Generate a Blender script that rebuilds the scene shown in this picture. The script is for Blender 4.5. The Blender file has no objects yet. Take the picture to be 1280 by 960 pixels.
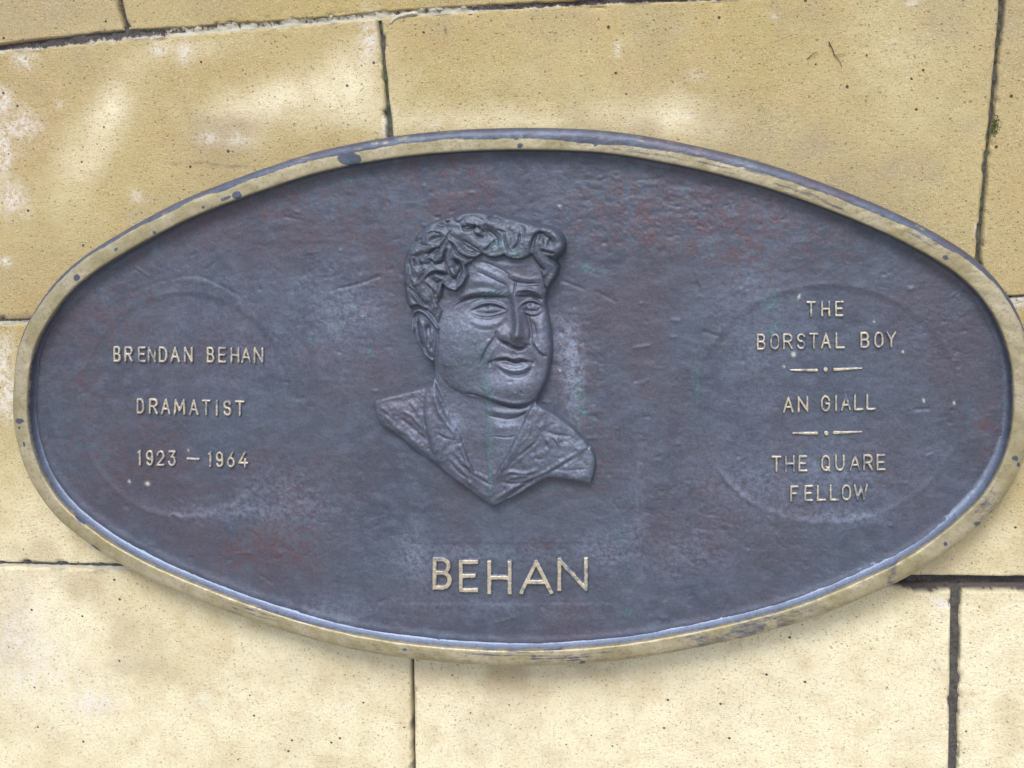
import bpy, math
import numpy as np
from mathutils import Matrix, Vector

scene = bpy.context.scene
COL = scene.collection

# ------------------------------------------------------------------ camera
F = 1244.0                                   # focal length in photo pixels (1280 x 960)
p, yw, r = math.radians(12.16), math.radians(9.33), math.radians(-2.33)
cp, sp, cy, sy, cr, sr = math.cos(p), math.sin(p), math.cos(yw), math.sin(yw), math.cos(r), math.sin(r)
Mx = np.array([[cr, -sr, 0], [sr, cr, 0], [0, 0, 1]]) @ np.array([[1, 0, 0], [0, cp, -sp], [0, sp, cp]]) @ np.array([[cy, 0, sy], [0, 1, 0], [-sy, 0, cy]])
def w2b(v): return np.array([v[0], v[2], -v[1]])
RIGHT, DOWN, FWD = w2b(Mx[0]), w2b(Mx[1]), w2b(Mx[2])
CAM = np.array([0, 0, 1.3]) - FWD * 1.2
camd = bpy.data.cameras.new('camera'); cam = bpy.data.objects.new('camera', camd); COL.objects.link(cam)
camd.sensor_width = 36; camd.lens = 36 * F / 1280; camd.clip_start = 0.01; camd.clip_end = 200
mw = Matrix.Identity(4)
for i in range(3):
    mw[i][0] = RIGHT[i]; mw[i][1] = -DOWN[i]; mw[i][2] = -FWD[i]; mw[i][3] = CAM[i]
cam.matrix_world = mw
scene.camera = cam

# ------------------------------------------------------------------ sky, sun, exposure
SUN_EL, SUN_AZ = math.radians(50), math.radians(-8)      # azimuth measured from -Y (in front of the wall)
world = bpy.data.worlds.new('World'); scene.world = world; world.use_nodes = True
nt = world.node_tree; nt.nodes.clear()
out = nt.nodes.new('ShaderNodeOutputWorld'); bg = nt.nodes.new('ShaderNodeBackground')
sky = nt.nodes.new('ShaderNodeTexSky'); sky.sky_type = 'NISHITA'; sky.sun_disc = False
sky.sun_elevation = SUN_EL; sky.sun_rotation = math.pi + SUN_AZ; sky.dust_density = 3; sky.air_density = 1.0
geo = nt.nodes.new('ShaderNodeTexCoord'); sep = nt.nodes.new('ShaderNodeSeparateXYZ')
mr = nt.nodes.new('ShaderNodeMapRange'); mr.inputs['From Min'].default_value = -0.05; mr.inputs['From Max'].default_value = 0.02
mix = nt.nodes.new('ShaderNodeMix'); mix.data_type = 'RGBA'
mix.inputs['A'].default_value = (2.7, 2.5, 2.3, 1)       # paved street below the horizon
nt.links.new(geo.outputs['Generated'], sep.inputs[0]); nt.links.new(sep.outputs['Z'], mr.inputs['Value'])
nt.links.new(mr.outputs[0], mix.inputs['Factor']); nt.links.new(sky.outputs[0], mix.inputs['B'])
nt.links.new(mix.outputs['Result'], bg.inputs['Color']); bg.inputs['Strength'].default_value = 0.10
nt.links.new(bg.outputs[0], out.inputs[0])
sd = bpy.data.lights.new('sun', 'SUN'); sd.energy = 1.35; sd.angle = math.radians(20); sd.color = (1, 0.96, 0.9)
so = bpy.data.objects.new('sun', sd); COL.objects.link(so)
sdir = Vector((math.sin(SUN_AZ) * math.cos(SUN_EL), -math.cos(SUN_AZ) * math.cos(SUN_EL), math.sin(SUN_EL)))
so.rotation_euler = sdir.to_track_quat('Z', 'Y').to_euler(); so.location = (0, -3, 4)
scene.view_settings.view_transform = 'Standard'; scene.view_settings.look = 'None'
scene.view_settings.exposure = 0.82; scene.view_settings.gamma = 1

# ------------------------------------------------------------------ helpers
def P(px, py, d=0.0):
    """point on the plane d metres in front of the wall face that shows at photo pixel (px, py)"""
    px = np.asarray(px, float); py = np.asarray(py, float)
    a = (px - 640) / F; b = (py - 480) / F
    dr = RIGHT[None, :] * a.reshape(-1, 1) + DOWN[None, :] * b.reshape(-1, 1) + FWD[None, :]
    t = (-np.broadcast_to(np.asarray(d, float).reshape(-1), (dr.shape[0],)) - CAM[1]) / dr[:, 1]
    return CAM[None, :] + dr * t[:, None]

def hsh(ix, iy, seed):
    n = (ix * 374761393 + iy * 668265263 + seed * 1442695041) & 0xffffffff
    n = ((n ^ (n >> 13)) * 1274126177) & 0xffffffff
    return ((n ^ (n >> 16)) & 0xffff) / 65535.0
def vnoise(x, y, seed=0):
    ix = np.floor(x).astype(np.int64); iy = np.floor(y).astype(np.int64)
    fx = x - ix; fy = y - iy
    fx = fx**3 * (fx * (fx * 6 - 15) + 10); fy = fy**3 * (fy * (fy * 6 - 15) + 10)
    a = hsh(ix, iy, seed); b = hsh(ix + 1, iy, seed); c = hsh(ix, iy + 1, seed); d = hsh(ix + 1, iy + 1, seed)
    return (a + (b - a) * fx + (c - a) * fy + (a - b - c + d) * fx * fy) * 2 - 1
def fbm(x, y, s, seed=0, oct=4, sx=1.0, g=0.5):
    v = 0; amp = 1; tot = 0; fr = 1.0 / s
    for i in range(oct):
        v = v + amp * vnoise(x * fr * sx + 31.7 * i, y * fr + 17.3 * i, seed + i * 7); tot += amp; amp *= g; fr *= 2.03
    return v / tot * 1.6
def sst(a, b, x):
    t = np.clip((x - a) / (b - a), 0, 1); return t * t * (3 - 2 * t)
def catmull(pts, n=5, closed=False):
    pts = np.array(pts, float); m = len(pts)
    if m < 3 and not closed: return pts
    res = []
    rng = range(m) if closed else range(m - 1)
    for i in rng:
        if closed: p0, p1, p2, p3 = pts[i - 1], pts[i], pts[(i + 1) % m], pts[(i + 2) % m]
        else: p0, p1, p2, p3 = pts[max(i - 1, 0)], pts[i], pts[i + 1], pts[min(i + 2, m - 1)]
        for k in range(n):
            t = k / n
            res.append(0.5 * (2 * p1 + (p2 - p0) * t + (2 * p0 - 5 * p1 + 4 * p2 - p3) * t * t + (3 * p1 - p0 - 3 * p2 + p3) * t**3))
    if not closed: res.append(pts[-1])
    return np.array(res)
def pdist(x, y, pl, closed=False):
    """distance to polyline, parameter along it 0..1 and signed side"""
    best = np.full(x.shape, 1e9); par = np.zeros(x.shape); sd_ = np.zeros(x.shape)
    n = len(pl); segs = n if closed else n - 1
    for i in range(segs):
        a = pl[i]; b = pl[(i + 1) % n]; ab = b - a; L = ab @ ab + 1e-12
        t = np.clip(((x - a[0]) * ab[0] + (y - a[1]) * ab[1]) / L, 0, 1)
        dx = x - a[0] - t * ab[0]; dy = y - a[1] - t * ab[1]; d = np.hypot(dx, dy)
        m = d < best
        best = np.where(m, d, best); par = np.where(m, (i + t) / segs, par); sd_ = np.where(m, np.sign(dx * ab[1] - dy * ab[0]), sd_)
    return best, par, sd_
def inside(x, y, poly):
    c = np.zeros(x.shape, bool); n = len(poly)
    for i in range(n):
        x1, y1 = poly[i]; x2, y2 = poly[(i + 1) % n]
        if y1 == y2: continue
        c ^= ((y1 > y) != (y2 > y)) & (x < (x2 - x1) * (y - y1) / (y2 - y1) + x1)
    return c
def sdf(x, y, poly):
    d, _, _ = pdist(x, y, poly, True)
    return np.where(inside(x, y, poly), d, -d)
def blob(x, y, cx, cy, rx, ry, ang=0):
    c, s = math.cos(math.radians(ang)), math.sin(math.radians(ang))
    u = ((x - cx) * c + (y - cy) * s) / rx; v = (-(x - cx) * s + (y - cy) * c) / ry
    return np.exp(-(u * u + v * v))

def mesh_obj(name, V, Fq, mat, parent=None, attrs=None, smooth=True, origin=None):
    V = np.asarray(V, float); Fq = np.asarray(Fq, np.int64)
    used = np.zeros(len(V), bool); used[Fq.ravel()] = True
    idx = np.cumsum(used) - 1; V = V[used]; Fq = idx[Fq]
    if origin is None: origin = V.mean(0)
    k = Fq.shape[1]
    me = bpy.data.meshes.new(name)
    me.vertices.add(len(V)); me.vertices.foreach_set('co', (V - origin).ravel())
    me.loops.add(Fq.size); me.loops.foreach_set('vertex_index', Fq.ravel().astype(np.int32))
    me.polygons.add(len(Fq)); me.polygons.foreach_set('loop_start', np.arange(0, Fq.size, k, dtype=np.int32))
    me.polygons.foreach_set('loop_total', np.full(len(Fq), k, np.int32))
    me.polygons.foreach_set('use_smooth', np.full(len(Fq), smooth, bool))
    me.update(calc_edges=True); me.validate()
    for an, av in (attrs or {}).items():
        at = me.attributes.new(an, 'FLOAT', 'POINT'); at.data.foreach_set('value', np.asarray(av, float)[used].astype(np.float32))
    me.materials.append(mat)
    o = bpy.data.objects.new(name, me); COL.objects.link(o)
    o.location = origin
    if parent is not None:
        o.parent = parent
        po = Vector((0, 0, 0)); q = parent
        while q is not None: po += q.location; q = q.parent
        o.location = Vector(origin) - po
    return o
def grid_faces(nx, ny, mask=None):
    i = np.arange(nx * ny).reshape(ny, nx)
    f = np.stack([i[:-1, :-1], i[1:, :-1], i[1:, 1:], i[:-1, 1:]], -1).reshape(-1, 4)
    return f if mask is None else f[mask[f].any(1)]
def thing(name, label, cat, loc, group=None):
    o = bpy.data.objects.new(name, None); COL.objects.link(o); o.location = loc; o.empty_display_size = 0.05
    o['label'] = label; o['category'] = cat
    if group: o['group'] = group
    return o

# ------------------------------------------------------------------ materials
class NB:
    def __init__(s, name):
        s.m = bpy.data.materials.new(name); s.m.use_nodes = True; s.t = s.m.node_tree; s.t.nodes.clear()
        s.out = s.n('ShaderNodeOutputMaterial'); s.b = s.n('ShaderNodeBsdfPrincipled'); s.l(s.b.outputs[0], s.out.inputs[0])
        s.pos = s.n('ShaderNodeNewGeometry').outputs['Position']
    def n(s, t): return s.t.nodes.new(t)
    def l(s, a, b): s.t.links.new(a, b)
    def setin(s, i, v):
        if isinstance(v, bpy.types.NodeSocket): s.l(v, i)
        else: i.default_value = v
    def attr(s, name):
        a = s.n('ShaderNodeAttribute'); a.attribute_name = name; return a.outputs['Fac']
    def noise(s, scale, detail=4, rough=0.6, scl=None, dist=0.0):
        n = s.n('ShaderNodeTexNoise'); n.inputs['Scale'].default_value = scale; n.inputs['Detail'].default_value = detail
        n.inputs['Roughness'].default_value = rough; n.inputs['Distortion'].default_value = dist
        src = s.pos
        if scl:
            mp = s.n('ShaderNodeMapping'); mp.inputs['Scale'].default_value = scl; s.l(src, mp.inputs['Vector']); src = mp.outputs[0]
        s.l(src, n.inputs['Vector']); return n.outputs['Fac']
    def voro(s, scale, feature='F1', out='Distance', scl=None):
        n = s.n('ShaderNodeTexVoronoi'); n.feature = feature; n.inputs['Scale'].default_value = scale
        src = s.pos
        if scl:
            mp = s.n('ShaderNodeMapping'); mp.inputs['Scale'].default_value = scl; s.l(src, mp.inputs['Vector']); src = mp.outputs[0]
        s.l(src, n.inputs['Vector']); return n.outputs[out]
    def math(s, op, a, b=0.0, c=None):
        n = s.n('ShaderNodeMath'); n.operation = op; s.setin(n.inputs[0], a); s.setin(n.inputs[1], b)
        if c is not None: s.setin(n.inputs[2], c)
        return n.outputs[0]
    def rng(s, v, a, b, c=0.0, d=1.0):
        n = s.n('ShaderNodeMapRange'); n.interpolation_type = 'SMOOTHSTEP'
        s.setin(n.inputs[0], v)
        for k, x in zip((1, 2, 3, 4), (a, b, c, d)): s.setin(n.inputs[k], x)
        return n.outputs[0]
    def mix(s, f, a, b, mode='MIX'):
        n = s.n('ShaderNodeMix'); n.data_type = 'RGBA'; n.blend_type = mode; s.setin(n.inputs['Factor'], f)
        for k, v in (('A', a), ('B', b)):
            if isinstance(v, tuple) and len(v) == 3: v = (*v, 1)
            s.setin(n.inputs[k], v)
        return n.outputs['Result']
    def bump(s, h, strength, dist, prev=None):
        n = s.n('ShaderNodeBump'); n.inputs['Strength'].default_value = strength; n.inputs['Distance'].default_value = dist
        s.l(h, n.inputs['Height'])
        if prev is not None: s.l(prev, n.inputs['Normal'])
        return n.outputs[0]

def bronze_mat(name, gold=True):
    m = NB(name)
    n1 = m.noise(14, 5, .62); n2 = m.noise(45, 6, .65, (1, 1, 1.6)); n3 = m.noise(420, 4, .7); n4 = m.noise(1500, 2, .6)
    base = m.mix(m.rng(n1, .35, .65), (0.080, 0.100, 0.148), (0.102, 0.128, 0.182))
    base = m.mix(m.rng(n2, .42, .70), base, (0.126, 0.160, 0.228))
    rust = m.math('MULTIPLY', m.attr('rust'), m.rng(m.noise(90, 6, .7), .38, .62))
    base = m.mix(m.rng(m.noise(9, 5, .6), .44, .66, 0, .6), base, (0.112, 0.092, 0.130))
    base = m.mix(rust, base, (0.128, 0.094, 0.122))
    pale = m.math('MULTIPLY', m.attr('pale'), m.rng(m.noise(160, 6, .75), .36, .62))
    base = m.mix(pale, base, (0.29, 0.345, 0.49))
    base = m.mix(m.math('MULTIPLY', m.attr('pale_sheen'), .9), base, (0.30, 0.37, 0.52))  # pale blue painted in for reflected sky on the rim and sheen on the bust
    base = m.mix(m.attr('green'), base, (0.080, 0.100, 0.132))
    verd = m.math('MULTIPLY', m.attr('verd'), m.rng(m.noise(330, 5, .75), .46, .58))
    base = m.mix(verd, base, (0.10, 0.27, 0.27))
    base = m.mix(m.attr('white'), base, (0.75, 0.76, 0.74))
    base = m.mix(m.rng(n3, .30, .66, 0.0, 1.0), m.mix(0.34, base, (0.035, 0.036, 0.052)), base)
    base = m.mix(m.rng(n3, .60, .80, 0.0, 0.35), base, (0.30, 0.31, 0.38))
    if gold:
        sc = m.noise(70, 6, .7, (1, 1, 3.0)); fn = m.noise(700, 3, .6)
        wv = m.math('ADD', m.attr('wear'), m.math('MULTIPLY', m.math('SUBTRACT', sc, .5), 1.3))
        wv = m.math('ADD', wv, m.math('MULTIPLY', m.math('SUBTRACT', fn, .5), .5))
        w = m.rng(wv, .18, .74)
        g = m.mix(m.rng(m.noise(30, 5, .6), .35, .65), (0.37, 0.335, 0.20), (0.50, 0.455, 0.33))
        g = m.mix(m.math('MULTIPLY', m.attr('shine'), .75), g, (0.68, 0.62, 0.51))
        g = m.mix(m.rng(m.noise(240, 5, .7), .45, .75, 0, .7), g, (0.20, 0.17, 0.13))
        base = m.mix(w, base, g)
        m.l(m.math('MULTIPLY_ADD', w, .15, .40), m.b.inputs['Metallic'])
    else:
        m.b.inputs['Metallic'].default_value = 0.35
    m.l(base, m.b.inputs['Base Color'])
    m.l(m.rng(n3, .3, .7, .40, .56), m.b.inputs['Roughness'])
    b = m.bump(m.noise(190, 6, .7, (1, 1, 1.25), .4), .30, .0022)
    b = m.bump(n3, .28, .0009, b); b = m.bump(n4, .35, .0004, b)
    m.l(b, m.b.inputs['Normal'])
    return m.m
BRONZE = bronze_mat('patinated_bronze'); 

def stone_mat():
    m = NB('ochre_limestone')
    big = m.noise(5.5, 5, .6); med = m.noise(28, 5, .65); fine = m.noise(700, 3, .7); grit = m.noise(230, 4, .75)
    c = m.mix(m.rng(big, .35, .68), (0.425, 0.345, 0.145), (0.49, 0.415, 0.20))
    c = m.mix(m.math('MULTIPLY', m.attr('ochre'), .9), c, (0.40, 0.295, 0.13))
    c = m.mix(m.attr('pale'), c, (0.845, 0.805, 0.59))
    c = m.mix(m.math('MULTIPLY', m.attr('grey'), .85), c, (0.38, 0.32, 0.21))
    c = m.mix(m.rng(med, .40, .75, 0, .35), c, (0.50, 0.36, 0.18))
    c = m.mix(m.rng(grit, .50, .72, 0, .40), c, (0.29, 0.20, 0.11))
    c = m.mix(m.rng(fine, .52, .74, 0, .6), c, (0.80, 0.72, 0.56))
    wh = m.math('MULTIPLY', m.math('MULTIPLY', m.attr('white'), .75), m.rng(m.noise(120, 6, .75), .36, .58))
    c = m.mix(wh, c, (0.80, 0.78, 0.78))
    c = m.mix(m.attr('dirt'), c, (0.085, 0.078, 0.075))
    # pores
    v = m.voro(150); keep = m.voro(150, out='Color')
    sx = m.n('ShaderNodeSeparateColor'); m.l(keep, sx.inputs[0])
    pr = m.math('MULTIPLY', m.rng(v, .10, .26, 1, 0), m.rng(sx.outputs[0], .50, .75))
    v2 = m.voro(46); k2 = m.voro(46, out='Color'); s2 = m.n('ShaderNodeSeparateColor'); m.l(k2, s2.inputs[0])
    pr2 = m.math('MULTIPLY', m.rng(v2, .06, .10, 1, 0), m.rng(s2.outputs[1], .62, .70))
    v3 = m.voro(330); k3 = m.voro(330, out='Color'); s3 = m.n('ShaderNodeSeparateColor'); m.l(k3, s3.inputs[0])
    pr3 = m.math('MULTIPLY', m.rng(v3, .12, .32, 1, 0), m.rng(s3.outputs[2], .30, .7, 0, 1))
    c = m.mix(m.math('MULTIPLY', pr, .42), c, (0.13, 0.085, 0.05))
    c = m.mix(m.math('MULTIPLY', pr3, .62), c, (0.22, 0.13, 0.06))
    c = m.mix(m.math('MULTIPLY', pr2, .92), c, (0.05, 0.035, 0.03))
    m.l(c, m.b.inputs['Base Color']); m.b.inputs['Roughness'].default_value = .82
    m.b.inputs['Specular IOR Level'].default_value = .3
    b = m.bump(grit, .7, .0024); b = m.bump(fine, .8, .0011, b)
    hole = m.math('ADD', pr, m.math('ADD', pr2, m.math('MULTIPLY', pr3, .5)))
    b = m.bump(m.math('SUBTRACT', 1.0, hole), .6, .001, b)
    m.l(b, m.b.inputs['Normal'])
    return m.m
STONE = stone_mat()

def mortar_mat():
    m = NB('weathered_mortar')
    n = m.noise(120, 6, .75); n2 = m.noise(500, 4, .7)
    c = m.mix(m.rng(n2, .3, .7), (0.045, 0.042, 0.045), (0.12, 0.11, 0.115))
    c = m.mix(m.rng(m.math('ADD', m.attr('lime'), m.math('MULTIPLY', m.math('SUBTRACT', n, .5), 1.6)), .42, .62), c, (0.50, 0.49, 0.41))
    c = m.mix(m.math('MULTIPLY', m.attr('moss'), m.rng(n, .4, .6)), c, (0.08, 0.12, 0.05))
    m.l(c, m.b.inputs['Base Color']); m.b.inputs['Roughness'].default_value = .95
    m.l(m.bump(n2, .6, .0015, m.bump(n, .6, .003)), m.b.inputs['Normal'])
    return m.m
MORTAR = mortar_mat()
def plain_mat(name, c1, c2, scale=400, rough=.9):
    m = NB(name); m.l(m.mix(m.rng(m.noise(scale, 4, .7), .35, .65), c1, c2), m.b.inputs['Base Color']); m.b.inputs['Roughness'].default_value = rough
    m.l(m.bump(m.noise(scale * 2, 3, .7), .5, .0005), m.b.inputs['Normal'])
    return m.m
STEM = plain_mat('dried_stem', (0.05, 0.035, 0.02), (0.14, 0.09, 0.045))
MOSS = plain_mat('moss', (0.05, 0.08, 0.025), (0.13, 0.15, 0.05), 900)

# ------------------------------------------------------------------ the wall: stones in courses with recessed joints
wall = thing('stone_wall', 'ochre limestone ashlar wall in long courses behind the oval bronze plaque', 'wall', (0, 0, 1.3))
# course joints as (x, top y, bottom y) in photo pixels
J0 = [(-420, 112, 119), (0, 56, 63.5), (40, 51, 61), (155, 38, 49), (240, 34.5, 42.5), (420, 21.5, 28.5), (472, 15.5, 22), (600, 7.5, 13.5), (700, 2, 8), (780, -3, 3.5), (930, -9, -1), (1253, -32, -24), (1720, -64, -56)]
J1 = [(-420, 412, 417), (0, 401, 406), (37, 400, 405), (640, 385, 391), (1262, 370.5, 377), (1720, 360, 367)]
J2 = [(-420, 694, 699), (0, 703.5, 708.5), (155, 706.5, 713.5), (640, 713, 720), (1135, 720, 731), (1200, 720.5, 732), (1280, 721.5, 732), (1720, 728, 736)]
JT = [(-420, -230, -222), (1720, -470, -462)]
JB = [(-420, 985, 991), (515, 1010, 1016), (1195, 1040, 1047), (1720, 1062, 1070)]
def ji(J, x, k): return np.interp(x, [q[0] for q in J], [q[k] for q in J])
def vline(pts):  # vertical joint: (y, x left edge, x right edge)
    return lambda y, k: np.interp(y, [q[0] for q in pts], [q[k] for q in pts])
courses = [
 (JT, J0, [[(-260, 105, 111), (0, 146, 152), (40, 155.5, 160.5)], [(-400, 860, 866), (0, 842, 848)]]),
 (J0, J1, [[(20, 472, 475), (75, 477.5, 480.5), (120, 481, 485), (170, 484.5, 490.5), (390, 498, 504)], [(-30, 1253, 1257.5), (0, 1250.5, 1255.5), (150, 1237, 1240.5), (215, 1230.5, 1233.5), (330, 1219.5, 1225.5), (372, 1216, 1222)]]),
 (J1, J2, [[(385, 300, 304), (715, 318, 322)], [(385, 905, 910), (715, 890, 894)]]),
 (J2, JB, [[(715, 513.5, 517), (828, 513.2, 516.5), (960, 515, 518.5), (1010, 515.3, 519)], [(732, 1190, 1202), (740, 1189.5, 1200), (960, 1186.5, 1196.5), (1040, 1185, 1195)]]),
]
STEP = 3.0
def stone_attrs(x, y):
    n = fbm(x, y, 60, 5); n2 = fbm(x, y, 18, 9)
    pale = sst(560, 860, y) * 0.80 + 0.25 * sst(380, 600, y) + 0  # wall's light gradient painted in: stone gets paler downwards
    for cx, cy_, rx, ry, a, v in [(135, 150, 22, 60, 25, .8), (330, 130, 75, 26, -12, .9), (440, 105, 50, 40, 0, .75), (245, 60, 60, 12, -8, .35), (600, 150, 200, 20, 0, .5), (860, 150, 80, 30, 10, .5),
                                  (300, 175, 30, 14, 0, .5), (1120, 60, 60, 60, 0, .25), (90, 210, 30, 60, 20, .4), (1000, 880, 160, 60, 0, .35), (50, 790, 70, 60, 0, .4), (60, 640, 60, 60, 0, .35)]:
        pale = pale + v * blob(x, y, cx, cy_, rx, ry, a)
    pale = np.clip(pale * (1 + .35 * n) + .08 * n2, 0, 1)
    ochre = np.zeros_like(x)
    for cx, cy_, rx, ry, a, v in [(60, 20, 120, 30, -6, .5), (540, 60, 60, 30, 0, .6), (850, 90, 60, 50, 0, .7), (790, 120, 20, 40, 0, .5), (30, 150, 80, 90, 0, .6), (40, 380, 60, 20, 0, .8), (300, 130, 200, 80, 0, .3), (1260, 200, 30, 160, 0, .3),
                                  (1262, 640, 20, 60, 30, .35), (1250, 900, 30, 60, 0, .25), (700, 20, 200, 20, -4, .4), (210, 190, 120, 60, -20, .35)]:
        ochre = ochre + v * blob(x, y, cx, cy_, rx, ry, a)
    ochre = np.clip(ochre * (1 + .5 * n) + .15 * n2, 0, 1)
    white = np.zeros_like(x)
    for cx, cy_, rx, ry, a, v in [(30, 75, 14, 12, 20, .9), (198, 60, 10, 8, 0, .9), (230, 68, 9, 14, 0, .8), (462, 50, 12, 32, 0, .75), (4, 125, 12, 14, 0, 1), (3, 195, 10, 26, 0, 1), (15, 250, 22, 26, 20, .8), (75, 130, 8, 5, 0, .8), (18, 160, 26, 30, 0, .5), (30, 155, 20, 16, 0, .6),
                                  (6, 327, 8, 6, 0, 1.2), (262, 172, 14, 8, 0, .8), (297, 172, 12, 8, 0, .7), (170, 245, 12, 8, 30, .6), (8, 500, 14, 26, 0, 1.3), (5, 450, 14, 40, 0, .8), (120, 880, 24, 14, -5, 1.2), (30, 790, 46, 60, 20, .6), (60, 850, 60, 50, 0, .4), (252, 875, 12, 8, 0, .7), (430, 885, 8, 8, 0, .5),
                                  (859, 145, 5, 3, 0, 1.2), (772, 62, 3, 10, 0, .9), (870, 95, 12, 8, 0, .4), (1140, 4, 8, 3, -10, 1), (968, 22, 4, 5, 0, .7), (1178, 756, 12, 5, 25, 1.5), (1207, 887, 8, 3, 20, 1.3), (1275, 380, 8, 6, 0, 1.2), (1220, 288, 2, 8, 0, 1.2), (484, 130, 3, 8, 0, 1.), (482, 160, 3, 12, 0, 1.2), (1232, 300, 2, 14, 0, .3),
                                  (540, 155, 8, 6, 0, .4), (100, 470, 12, 10, 0, .2), (1000, 610, 10, 9, 0, .2)]:
        white = white + v * blob(x, y, cx, cy_, rx, ry, a)
    white = np.clip(white * (1 + .3 * n2), 0, 1)
    grey = np.clip(.55 * blob(x, y, 0, -20, 260, 110) + .35 * blob(x, y, 1280, 0, 200, 200) + sst(.2, 1, fbm(x, y, 90, 41)) * .5 + .55 * blob(x, y, 1050, 220, 180, 60, 25) + .35 * blob(x, y, 60, 20, 90, 24) + .5 * blob(x, y, 1262, 30, 20, 30) + .4 * blob(x, y, 300, 160, 60, 30, -20) + .45 * blob(x, y, 620, 850, 330, 24, 2), 0, 1) * (1 - .6 * sst(830, 930, y))  # grey patches; corner vignette and the shadow under the plaque are painted in
    return pale, ochre, white, grey

seed = 0
for ci, (JA, JBt, verts) in enumerate(courses):
    lines = [vline(v) for v in verts]
    lm = lambda y, k: -400 + 0 * y; rm = lambda y, k: 1700 + 0 * y
    sides = [(lm, 2)] + [(l, None) for l in lines] + [(rm, 1)]
    for si in range(len(lines) + 1):
        L = sides[si][0]; Rr = sides[si + 1][0]; seed += 1
        x0 = L(np.array([300.]), 2)[0]; x1 = Rr(np.array([300.]), 1)[0]
        ytop = lambda x: ji(JA, x, 2); ybot = lambda x: ji(JBt, x, 1)
        hh = 400 if ci else 250
        nx = max(8, int((x1 - x0) / STEP)); ny = max(8, int(330 / STEP))
        def cosgrid(n):        # denser towards the arris
            t = np.linspace(0, 1, n); e = np.array([.0025, .006, .011, .018]); e = e * (420 / max(n * STEP, 420)) 
            return np.unique(np.concatenate([t, e, 1 - e]))
        u = cosgrid(nx); v = cosgrid(ny)
        U, Vv = np.meshgrid(u, v)
        X = x0 + (x1 - x0) * U; Y = ytop(X) + (ybot(X) - ytop(X)) * Vv
        for _ in range(3):
            XL = L(Y, 2); XR = Rr(Y, 1); X = XL + (XR - XL) * U
            Y = ytop(X) + (ybot(X) - ytop(X)) * Vv
        YT = ytop(X); YB = ybot(X); XL = L(Y, 2); XR = Rr(Y, 1)
        d = np.minimum(np.minimum(X - XL, XR - X), np.minimum(Y - YT, YB - Y))
        dn = d + 0.9 * fbm(X, Y, 14, 60 + seed, 4) * sst(0, 1.2, d)
        rad = 3.2
        tt = np.clip(dn / rad, 0, 1)
        h = -0.0045 * (1 - np.sqrt(1 - (1 - tt)**2))
        # chips along the arris
        ch = sst(.35, .8, fbm(X, Y, 16, 90 + seed, 4)) * sst(9, 0, d) * .004
        if ci == 3: ch = ch + .006 * sst(8.5, 3, (Y - YT) + 2.5 * fbm(X, Y, 20, 77)) * sst(1100, 1160, X)
        h = h - ch
        h = h + .0006 * fbm(X, Y, 130, 20 + seed, 3) + .00022 * fbm(X, Y, 12, 33, 4)
        h = h + (hsh(np.array([seed]), np.array([3]), 5)[0] - .5) * .0015
        if ci == 0 or (ci == 1): pass
        pt = P(X.ravel(), Y.ravel(), 0.0); pt[:, 1] -= h.ravel()
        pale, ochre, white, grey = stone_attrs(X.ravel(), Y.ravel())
        ochre = np.clip(ochre + (hsh(np.array([seed]), np.array([9]), 7)[0] - .4) * .3, 0, 1); pale = np.clip(pale + (hsh(np.array([seed]), np.array([4]), 8)[0] - .5) * .16, 0, 1)
        dirt = (.75 * sst(5, 0, d) * sst(-.2, .7, fbm(X, Y, 24, 51)) + (ch > .0025) * .55).ravel()
        if ci == 3: dirt = dirt + (.75 * sst(9.5, 5, (Y - YT) + 2.5 * fbm(X, Y, 20, 77)) * sst(1100, 1160, X)).ravel()
        if ci == 1: dirt = dirt + (.5 * blob(X, Y, 40, 396, 60, 4) + .8 * blob(X, Y, 557, 38, 1.6, 4.5, -10) ).ravel()
        dirt = dirt + (.45 * np.exp(-((pdist(X, Y, catmull([(215, 206), (232, 203), (262, 205), (290, 208), (310, 205)]))[0]) / 1.2)**2)).ravel()
        # skirt running back into the joint
        nX, nY = len(u), len(v)
        f = grid_faces(nX, nY)
        idx = np.arange(nX * nY).reshape(nY, nX)
        ring = np.concatenate([idx[0, :-1], idx[:-1, -1], idx[-1, :0:-1], idx[:0:-1, 0]])
        back = pt[ring].copy(); back[:, 1] = 0.05
        V = np.vstack([pt, back]); nb = len(pt); rl = len(ring)
        k = np.arange(rl); k2 = (k + 1) % rl
        sk = np.stack([ring[k], ring[k2], nb + k2, nb + k], -1)
        ap = lambda a, add=0: np.concatenate([a, np.clip(a[ring] + add, 0, 1)])
        mesh_obj('stone', V, np.vstack([f, sk]), STONE, wall, dict(pale=ap(pale), ochre=ap(ochre), white=ap(white), grey=ap(grey), dirt=ap(np.clip(dirt, 0, 1), .5)))

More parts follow.
